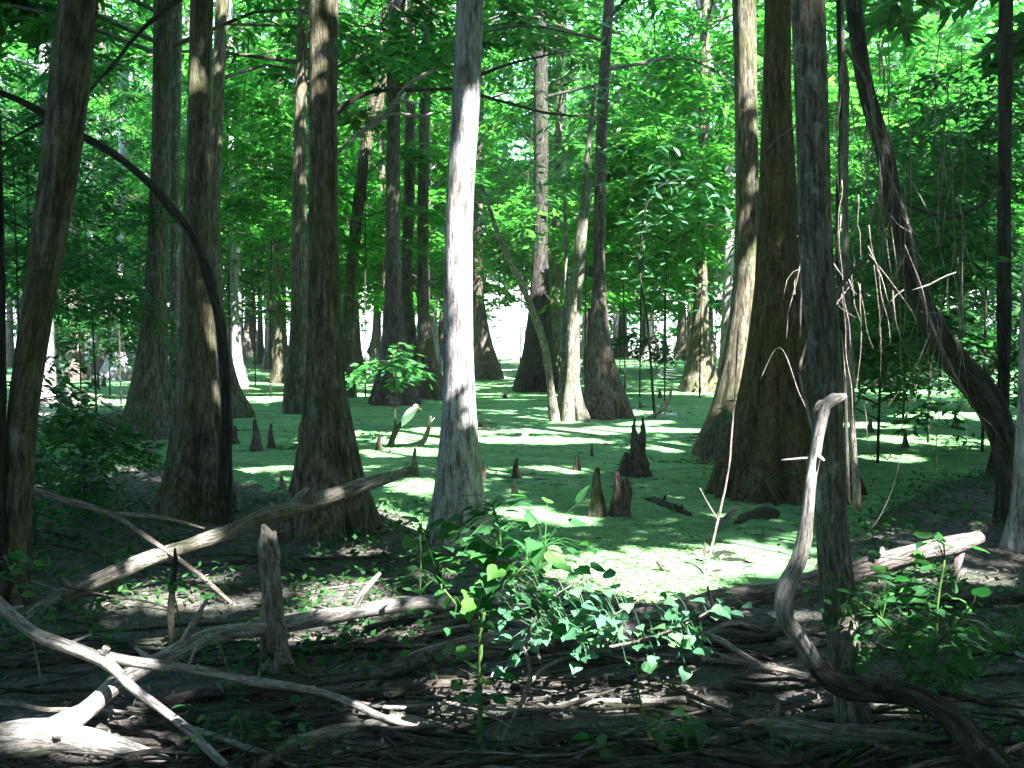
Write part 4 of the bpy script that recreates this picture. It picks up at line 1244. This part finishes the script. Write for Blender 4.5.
# ------------------------------------------------------------------ sticks on the forest floor
GS = 'dead sticks strewn over the forest floor'
n_st = 0
for i in range(200):
    px, py = rng.uniform(-40, 1065), 590 + 200 * rng.random() ** .8
    if i > 170:
        px, py = rng.uniform(0, 500), rng.uniform(470, 600)
    g = G(px, py)
    if hg(g[0], g[1]) < -.02:
        continue
    L = rng.uniform(.25, 1.5) * (.8 if py < 600 else 1)
    a = rng.normal(0, .38) + (math.pi if rng.random() < .5 else 0)
    r = rng.uniform(.004, .016) * (1.5 if rng.random() < .18 else 1)
    d = np.array([math.cos(a), math.sin(a)])
    nrm = np.array([-d[1], d[0]])
    rows = []
    bend = rng.normal(0, .06) * L
    lift = rng.uniform(.0, .10) * (rng.random() < .4)
    for t in np.linspace(-.5, .5, 7):
        q = g[:2] + d * L * t + nrm * (bend * (1 - 4 * t * t) + rng.normal(0, .022) * L)
        rows.append((q[0], q[1], max(hg(q[0], q[1]), 0) + r * .7 + lift * (t + .5) + .012, r * (1.0 - .6 * (t + .5))))
    mb = MB()
    branch_mesh(mb, rows, 7, n=int(8 + L * 14), rough=.22)
    if rng.random() < .45 and L > .6:
        k = 3 if rng.random() < .5 else 4
        b = np.array(rows[k])
        dd = (d + nrm * rng.choice([-1, 1]) * rng.uniform(.5, 1.1)) * L * rng.uniform(.18, .4)
        branch_mesh(mb, [tuple(b[:3]) + (b[3] * .8,), (b[0] + dd[0] * .5, b[1] + dd[1] * .5, b[2] + .02, b[3] * .6), (b[0] + dd[0], b[1] + dd[1], b[2] + .04 * rng.random(), b[3] * .3)], 6, n=8)
    pale = rng.random() < .10
    tag(mb.build('stick', M['stick_pale' if pale else ('logdark' if rng.random() < .3 else 'stick')]),
        'bleached stick lying on the dark forest floor' if pale else 'dark dead stick lying on the muddy forest floor', 'stick', 'bleached sticks on the forest floor' if pale else GS)
    n_st += 1
# a few larger half-buried limbs
for lab, mat, p in [
    ('mossy curved limb half buried at the bottom edge left of the central plant', 'deadbark', [(255, 772, 0, 14), (300, 748, 0, 20), (350, 734, 0, 20), (406, 728, 0, 18), (450, 738, 0, 12)]),
    ('long low dark limb below the mossy stump post', 'logdark', [(240, 700, 0, 12), (320, 702, 0, 15), (400, 697, 0, 15), (470, 688, 0, 10), (520, 690, 0, 6)]),
    ('grey half-buried limb under the bleached log arm', 'stick', [(150, 705, 0, 10), (210, 698, 0, 16), (260, 690, 0, 12), (300, 692, 0, 6)]),
    ('dark limb lying level at the left edge under the pale forked branch', 'logdark', [(-20, 668, 0, 14), (40, 664, 0, 14), (90, 660, 0, 12), (170, 652, 0, 6)]),
    ('long dark limb along the bottom edge in the middle', 'logdark', [(480, 752, 0, 10), (560, 742, 0, 14), (640, 738, 0, 12), (700, 742, 0, 8)]),
    ('straight dark limb lying across the hollow at right', 'logdark', [(870, 618, 0, 6), (930, 606, 0, 10), (1000, 602, 0, 12), (1050, 600, 0, 12)]),
    ('thin bent limb rising from the mud toward the central plant', 'stick', [(372, 690, 0, 5), (415, 655, 0, 6), (450, 628, 0, 6), (500, 615, 0, 5), (530, 612, 0, 3)])]:
    mb = MB()
    rows = []
    for px, py, _, w in p:
        g = G(px, py)
        r = w * .5 * g[1] / F
        rows.append((g[0], g[1], g[2] + r * .45, r))
    branch_mesh(mb, rows, 12, rough=.18)
    tag(mb.build('fallen_limb', M[mat]), lab, 'branch')

# ------------------------------------------------------------------ litter, ground cover, debris on the water
n = 45000
yy = 2.6 + 8.6 * rng.random(n) ** 1.3
xx = (rng.random(n) * 1.5 - .75) * yy
h = hgt(xx, yy)
k = h > -.015
xx, yy, h = xx[k], yy[k], np.maximum(h[k], 0)
mb = MB()
sz = rng.uniform(.018, .06, len(xx)) * np.interp(yy, [2.6, 4.5, 7], [.75, 1.0, 1.3])
leaves(mb, np.stack([xx, yy, h + .012 + .012 * rng.random(len(xx))], 1), rng.normal(0, 1, (len(xx), 3)) * np.array([1, 1, .22]), sz, sz * rng.uniform(.15, .6, len(xx)), .35, 'ova')
tag(mb.build('leaf_litter', M['litter'], smooth=False), kind='stuff')

n = 30000
yy = 4.2 + 9.5 * rng.random(n)
xx = (rng.random(n) * 1.3 - .75) * yy
cl = fbm2(xx * 1.2 + 3, yy * 1.2 + 77, 3)
h = hgt(xx, yy)
k = (h > -.05) & (cl > .46) & ((xx < -.08 * yy) | (xx > .35 * yy))
xx, yy, h = xx[k], yy[k], np.maximum(h[k], 0)
mb = MB()
sz = rng.uniform(.03, .07, len(xx))
leaves(mb, np.stack([xx, yy, h + .02 + .10 * rng.random(len(xx)) ** 2], 1), rng.normal(0, 1, (len(xx), 3)) * np.array([1, 1, .4]), sz, sz * .5, .5)
tag(mb.build('ground_cover', M['leaf_dark'], smooth=False), kind='stuff')

n = 90000
yy = 5.2 + 9.5 * rng.random(n) ** 1.2
xx = (rng.random(n) * 1.1 - .5) * yy
cl = fbm2(xx * 1.5 + 21, yy * 1.5 + 47, 3)
h = hgt(xx, yy)
k = (h < .01) & (cl > .47)
xx, yy = xx[k], yy[k]
mb = MB()
sz = rng.uniform(.012, .035, len(xx))
leaves(mb, np.stack([xx, yy, .005 + .006 * rng.random(len(xx))], 1), rng.normal(0, 1, (len(xx), 3)) * np.array([1, 1, .10]), sz, sz * rng.uniform(.6, 1.0, len(xx)), .22)
tag(mb.build('duckweed', M['duckweed'], smooth=False), kind='stuff')

n = 9000
yy = 5.5 + 26 * rng.random(n) ** 1.2
xx = (rng.random(n) * 1.2 - .6) * yy
cl = fbm2(xx * .7 + 63, yy * .7 + 27, 3)
h = hgt(xx, yy)
k = (h < 0) & (cl > .5)
xx, yy = xx[k], yy[k]
mb = MB()
sz = rng.uniform(.03, .14, len(xx))
leaves(mb, np.stack([xx, yy, .006 + .012 * rng.random(len(xx))], 1), rng.normal(0, 1, (len(xx), 3)) * np.array([1, .6, .08]), sz, sz * rng.uniform(.12, .4, len(xx)), .2)
tag(mb.build('floating_debris', M['litter'], smooth=False), kind='stuff')


# ------------------------------------------------------------------ leafy plants in the foreground
def plant(label, stems, leafsets, leaf, mat_stem='stem_green', name='leafy_plant', tm='del', group=None, cat='plant'):
    """stems: px rows; leafsets: (px,py,Y,spread_px_x,spread_px_y,n,size_px)"""
    b = P(*stems[0][0][:3])
    b[2] = max(hg(b[0], b[1]), 0)
    e = empty(name, b)
    tag(e, label, cat, group)
    for s in stems:
        mb = MB()
        branch_mesh(mb, px_path(s), 6, rough=.05)
        mb.build('stem', M[mat_stem], e, b)
    cm = MB()
    allp = np.concatenate([catmull(px_path(s), 60)[:, :3] for s in stems])
    for px, py, Y, sx_, sy_, n, sz in leafsets:
        k = Y / F
        n = int(n * 1.4)
        p = P(px, py, Y) + np.clip(rng.normal(0, .5, (n, 3)), -1.1, 1.1) * np.array([sx_ * k, sx_ * k * .7, sy_ * k])
        d2 = ((p[:, None, :] - allp[None]) ** 2).sum(2)
        near_ = allp[d2.argmin(1)]
        out = p - near_
        d = out * np.array([1, 1, .3]) / np.maximum(np.linalg.norm(out, axis=1, keepdims=True), .02) + rng.normal(0, .45, (n, 3)) * np.array([1, 1, .4]) + np.array([0, 0, -.18])
        L = sz * .64 * k * rng.uniform(.45, 1.25, n)
        leaves(cm, p, d, L, L * rng.uniform(.85, 1.15, n), .38, tm)
        for q, o in zip(p, near_):       # leaf stalks
            v = q - o
            l = np.linalg.norm(v)
            if l < .35:
                tube(cm, np.array([o, o + v * .5 + np.array([0, 0, .02]), q]), np.array([.0018, .0015, .0012]), 3, cap=False)
    cm.build('foliage', M[leaf], e, b, smooth=True)
    return e


plant('tall green plant with broad triangular leaves in the middle foreground',
      [[(478, 790, 3.5, 5), (480, 700, 3.5, 5), (481, 630, 3.5, 5), (490, 575, 3.5, 4), (500, 530, 3.5, 3), (492, 505, 3.5, 2)],
       [(481, 640, 3.5, 3), (460, 610, 3.48, 2.5), (440, 585, 3.45, 1.5)], [(484, 600, 3.5, 3), (520, 570, 3.45, 2.5), (545, 545, 3.4, 1.5)]],
      [(490, 545, 3.5, 75, 55, 70, 30), (455, 570, 3.5, 45, 50, 32, 26), (530, 550, 3.45, 55, 45, 30, 34), (490, 600, 3.5, 70, 35, 22, 26), (478, 670, 3.5, 40, 50, 12, 24), (480, 740, 3.5, 40, 40, 10, 20)], 'leaf_plant')
plant('trailing vine with waxy bluish leaves spread over the fallen log',
      [[(525, 690, 3.9, 4), (545, 668, 3.9, 4), (590, 652, 3.9, 3.5), (640, 640, 3.9, 3), (690, 622, 3.95, 2.5), (725, 602, 4.0, 1.5)],
       [(545, 668, 3.9, 3), (530, 635, 3.9, 2.5), (545, 605, 3.9, 2), (580, 580, 3.9, 1.5)], [(600, 650, 3.9, 2.5), (610, 620, 3.9, 2), (640, 600, 3.9, 1.5)]],
      [(565, 625, 3.9, 75, 40, 60, 24), (640, 630, 3.9, 70, 30, 42, 24), (700, 612, 3.95, 50, 28, 24, 24), (590, 590, 3.9, 60, 30, 16, 22), (540, 600, 3.9, 50, 40, 22, 24), (690, 650, 3.9, 20, 20, 5, 24)], 'leaf_blue', mat_stem='stick_pale', cat='vine')
plant('bushy green seedling right of the lichen-speckled trunk',
      [[(930, 785, 3.6, 4), (928, 730, 3.6, 4), (930, 680, 3.6, 4), (936, 640, 3.6, 3.5), (938, 600, 3.6, 3), (945, 560, 3.6, 2)],
       [(930, 690, 3.6, 3), (905, 650, 3.6, 2.5), (880, 615, 3.6, 1.5)], [(936, 645, 3.6, 3), (960, 620, 3.55, 2), (975, 600, 3.5, 1)], [(925, 720, 3.6, 3), (912, 690, 3.6, 2), (900, 660, 3.6, 1.5)]],
      [(905, 640, 3.6, 70, 60, 44, 24), (940, 600, 3.6, 45, 50, 22, 28), (935, 680, 3.6, 60, 45, 24, 24), (880, 610, 3.6, 55, 30, 26, 24), (965, 645, 3.55, 35, 30, 8, 34), (935, 545, 3.6, 30, 14, 8, 28)], 'leaf_plant')
plant('leafy sprig reaching across the lichen-speckled trunk at mid height',
      [[(900, 640, 3.5, 3), (870, 610, 3.5, 2.5), (835, 595, 3.5, 2), (800, 598, 3.5, 1)]], [(845, 598, 3.5, 50, 20, 26, 22)], 'leaf_plant', tm='ova')
plant('low green seedling at the bottom edge left of the mossy limb',
      [[(245, 790, 3.4, 3), (243, 740, 3.4, 3), (238, 715, 3.4, 2)]], [(240, 735, 3.4, 55, 40, 26, 28), (280, 740, 3.4, 40, 30, 10, 28), (215, 720, 3.4, 20, 20, 8, 24)], 'leaf_plant', tm='ova')
plant('small seedling with one pale leaf at the bottom edge right of centre',
      [[(655, 790, 3.4, 3), (650, 740, 3.4, 3), (640, 700, 3.4, 2), (636, 660, 3.4, 1.5)]], [(655, 735, 3.4, 50, 40, 20, 26), (680, 750, 3.4, 40, 25, 10, 30), (600, 745, 3.4, 30, 20, 7, 26)], 'leaf_plant')
plant('creeping green plant at the bottom edge under the twisted log',
      [[(890, 785, 3.4, 3), (880, 760, 3.4, 3), (870, 745, 3.4, 2)]], [(890, 755, 3.4, 70, 25, 50, 18), (830, 760, 3.4, 50, 20, 22, 18)], 'leaf_plant', tm='ova')
plant('small leafy plant in the bottom right corner', [[(1005, 780, 3.4, 3), (1003, 745, 3.4, 2), (1000, 715, 3.4, 1.5)]], [(1000, 745, 3.4, 45, 40, 34, 18)], 'leaf_plant', tm='ova')
plant('climbing sprig with pale green leaves at the left edge before the leaning trunk',
      [[(45, 700, 4.0, 2), (35, 650, 4.0, 2), (20, 600, 4.0, 2), (5, 555, 4.0, 1.5)]], [(12, 560, 4.0, 30, 25, 9, 24), (35, 610, 4.0, 25, 20, 8, 20), (25, 585, 4.0, 20, 20, 6, 20)], 'leaf_plant', mat_stem='stick_pale')
plant('single bright sprout tip beside the splintered snag', [[(182, 660, 4.3, 2), (180, 625, 4.3, 2), (174, 595, 4.3, 1.5), (171, 585, 4.3, 1)]], [(172, 583, 4.3, 12, 8, 8, 16)], 'leaf_plant', tm='ova')
plant('thin pale-green stem with few leaves rising over the bleached log arm', [[(245, 780, 3.9, 2), (238, 720, 3.9, 2), (225, 660, 4.0, 2), (213, 632, 4.1, 1)]], [(228, 690, 3.9, 30, 50, 10, 20)], 'leaf_plant')
plant('sparse seedling in the shade before the sun-streaked trunk', [[(420, 600, 5.4, 2), (421, 560, 5.4, 2), (420, 535, 5.4, 1.5)]], [(421, 555, 5.4, 16, 30, 12, 14)], 'leaf_plant', tm='ova')
plant('small sprig of leaves at the foot of the largest trunk', [[(775, 500, 8.6, 1.5), (765, 480, 8.6, 1.5), (758, 470, 8.6, 1)]], [(768, 475, 8.6, 30, 12, 12, 14)], 'leaf_plant', tm='ova')
plant('green seedling on the left forest floor under the grey forked branch', [[(105, 600, 5.6, 2), (106, 570, 5.6, 2), (104, 548, 5.6, 1.5)]], [(105, 570, 5.6, 40, 40, 34, 14)], 'leaf_dark', tm='ova')

# grass tufts
for px, py, n, label in [(945, 690, 12, 'tuft of thin grass blades right of the bushy seedling'), (690, 760, 6, 'few grass blades at the bottom edge right of centre'), (800, 770, 8, 'long thin grass blades in front of the rough grey log'), (1000, 650, 12, 'tuft of grass in the dark hollow at the right edge'), (120, 690, 10, 'tuft of grass under the pale forked branch')]:
    g = G(px, min(py, 766))
    mb = MB()
    for j in range(n):
        a = rng.uniform(0, 6.28)
        L = rng.uniform(.12, .3)
        o = np.array([g[0] + rng.normal(0, .03), g[1] + rng.normal(0, .03), g[2] - .01])
        ln = rng.uniform(.2, .8)
        t = np.linspace(0, 1, 6)
        c = o + np.stack([np.cos(a) * ln * L * t ** 1.8, np.sin(a) * ln * L * t ** 1.8, L * (t - .35 * ln * t ** 2)], 1)
        s = np.array([-math.sin(a), math.cos(a), 0]) * .004
        w = (1 - t ** 2)[:, None]
        v = np.concatenate([c - s * w, c + s * w])
        mb.add(v, [(i, i + 1, i + 7, i + 6) for i in range(5)])
    tag(mb.build('grass_tuft', M['leaf_plant']), label, 'grass')

# ------------------------------------------------------------------ the white bird on its snag
snag_b = G(391, 447)
mb = MB()
Yb = snag_b[1]
branch_mesh(mb, px_path([(390, 452, Yb, 8), (392, 440, Yb, 6), (396, 430, Yb, 5), (401, 424, Yb, 4), (406, 421, Yb, 3)]), 8, n=16, rough=.25)
tag(mb.build('tree_snag', M['bark_dark']), 'dark leaning snag the white bird perches on', 'snag')
e = empty('white_bird', P(402, 425, Yb))
tag(e, 'hunched white wading bird perched on a leaning snag in mid water', 'bird')
mb = MB()
k = Yb / F
rows = catmull(px_path([(401.5, 426, Yb, 2), (404, 421.5, Yb, 6.5), (408, 416, Yb, 9), (412, 411.5, Yb, 8), (414.5, 409, Yb, 5.6), (415.6, 406.6, Yb, 5.6), (415.8, 405, Yb, 4.6), (415.8, 404, Yb, 1.5)]), 34)
tube(mb, rows[:, :3], rows[:, 3], 16)
mb.build('body', M['feather'], e, e.location)
mb = MB()
rows = catmull(px_path([(416.5, 406.5, Yb - .01, 1.7), (419, 408.2, Yb - .03, 1.1), (421.5, 410, Yb - .05, .3)]), 8)
tube(mb, rows[:, :3], rows[:, 3], 8)
mb.build('beak', M['beak'], e, e.location)
for dx in (-.8, .8):
    mb = MB()
    rows = catmull(px_path([(407 + dx, 419, Yb - .01 * dx, 1.2), (405 + dx, 422.5, Yb - .01 * dx, .8), (404 + dx, 424, Yb - .01 * dx, .8)]), 6)
    tube(mb, rows[:, :3], rows[:, 3], 6)
    mb.build('leg', M['birdleg'], e, e.location)

# ------------------------------------------------------------------ damp air between the trees
HAZE = 0.0008
if HAZE:
    m, nt, out = newmat('damp_air')
    pv = nd(nt, 'ShaderNodeVolumePrincipled')
    pv.inputs['Color'].default_value = (.93, .97, .95, 1)
    pv.inputs['Density'].default_value = HAZE
    pv.inputs['Anisotropy'].default_value = .3
    nt.links.new(pv.outputs[0], out.inputs['Volume'])
    mb = MB()
    x0, x1, y0, y1, z0, z1 = -3100, 3100, -3100, 3100, -2.5, 28
    v = [(x, y, z) for z in (z0, z1) for x, y in ((x0, y0), (x1, y0), (x1, y1), (x0, y1))]
    mb.add(v, [(3, 2, 1, 0), (4, 5, 6, 7), (0, 1, 5, 4), (1, 2, 6, 5), (2, 3, 7, 6), (3, 0, 4, 7)])
    tag(mb.build('haze', m, smooth=False), kind='stuff')

# ------------------------------------------------------------------ light
w = bpy.data.worlds.new('World')
scene.world = w
w.use_nodes = True
nt = w.node_tree
for n_ in list(nt.nodes):
    nt.nodes.remove(n_)
sky = nt.nodes.new('ShaderNodeTexSky')
sky.sky_type = 'NISHITA'
sky.sun_disc = False
sky.sun_elevation = S_EL
sky.sun_rotation = math.atan2(S[0], S[1]) % (2 * math.pi)
sky.air_density = 1.0
sky.dust_density = .6
bg = nt.nodes.new('ShaderNodeBackground')
bg.inputs[1].default_value = .15
wo = nt.nodes.new('ShaderNodeOutputWorld')
nt.links.new(sky.outputs[0], bg.inputs[0])
nt.links.new(bg.outputs[0], wo.inputs[0])
sd = bpy.data.lights.new('sun', 'SUN')
sd.energy = 5.0
sd.angle = R(.5)
sd.color = (1.0, .97, .93)
so = bpy.data.objects.new('sun', sd)
COL.objects.link(so)
so.rotation_euler = Vector(S).to_track_quat('Z', 'Y').to_euler()

vs = scene.view_settings
vs.view_transform = 'Standard'
vs.look = 'None'
vs.gamma = 1.0
vs.exposure = 3.5
vs.use_curve_mapping = False
cy = scene.cycles
cy.max_bounces = 12
cy.diffuse_bounces = 8
cy.transmission_bounces = 8
cy.glossy_bounces = 3
cy.sample_clamp_indirect = 6.0
cy.use_denoising = True
print('sticks', n_st, 'far', n_far, 'gaps', len(GAPS))
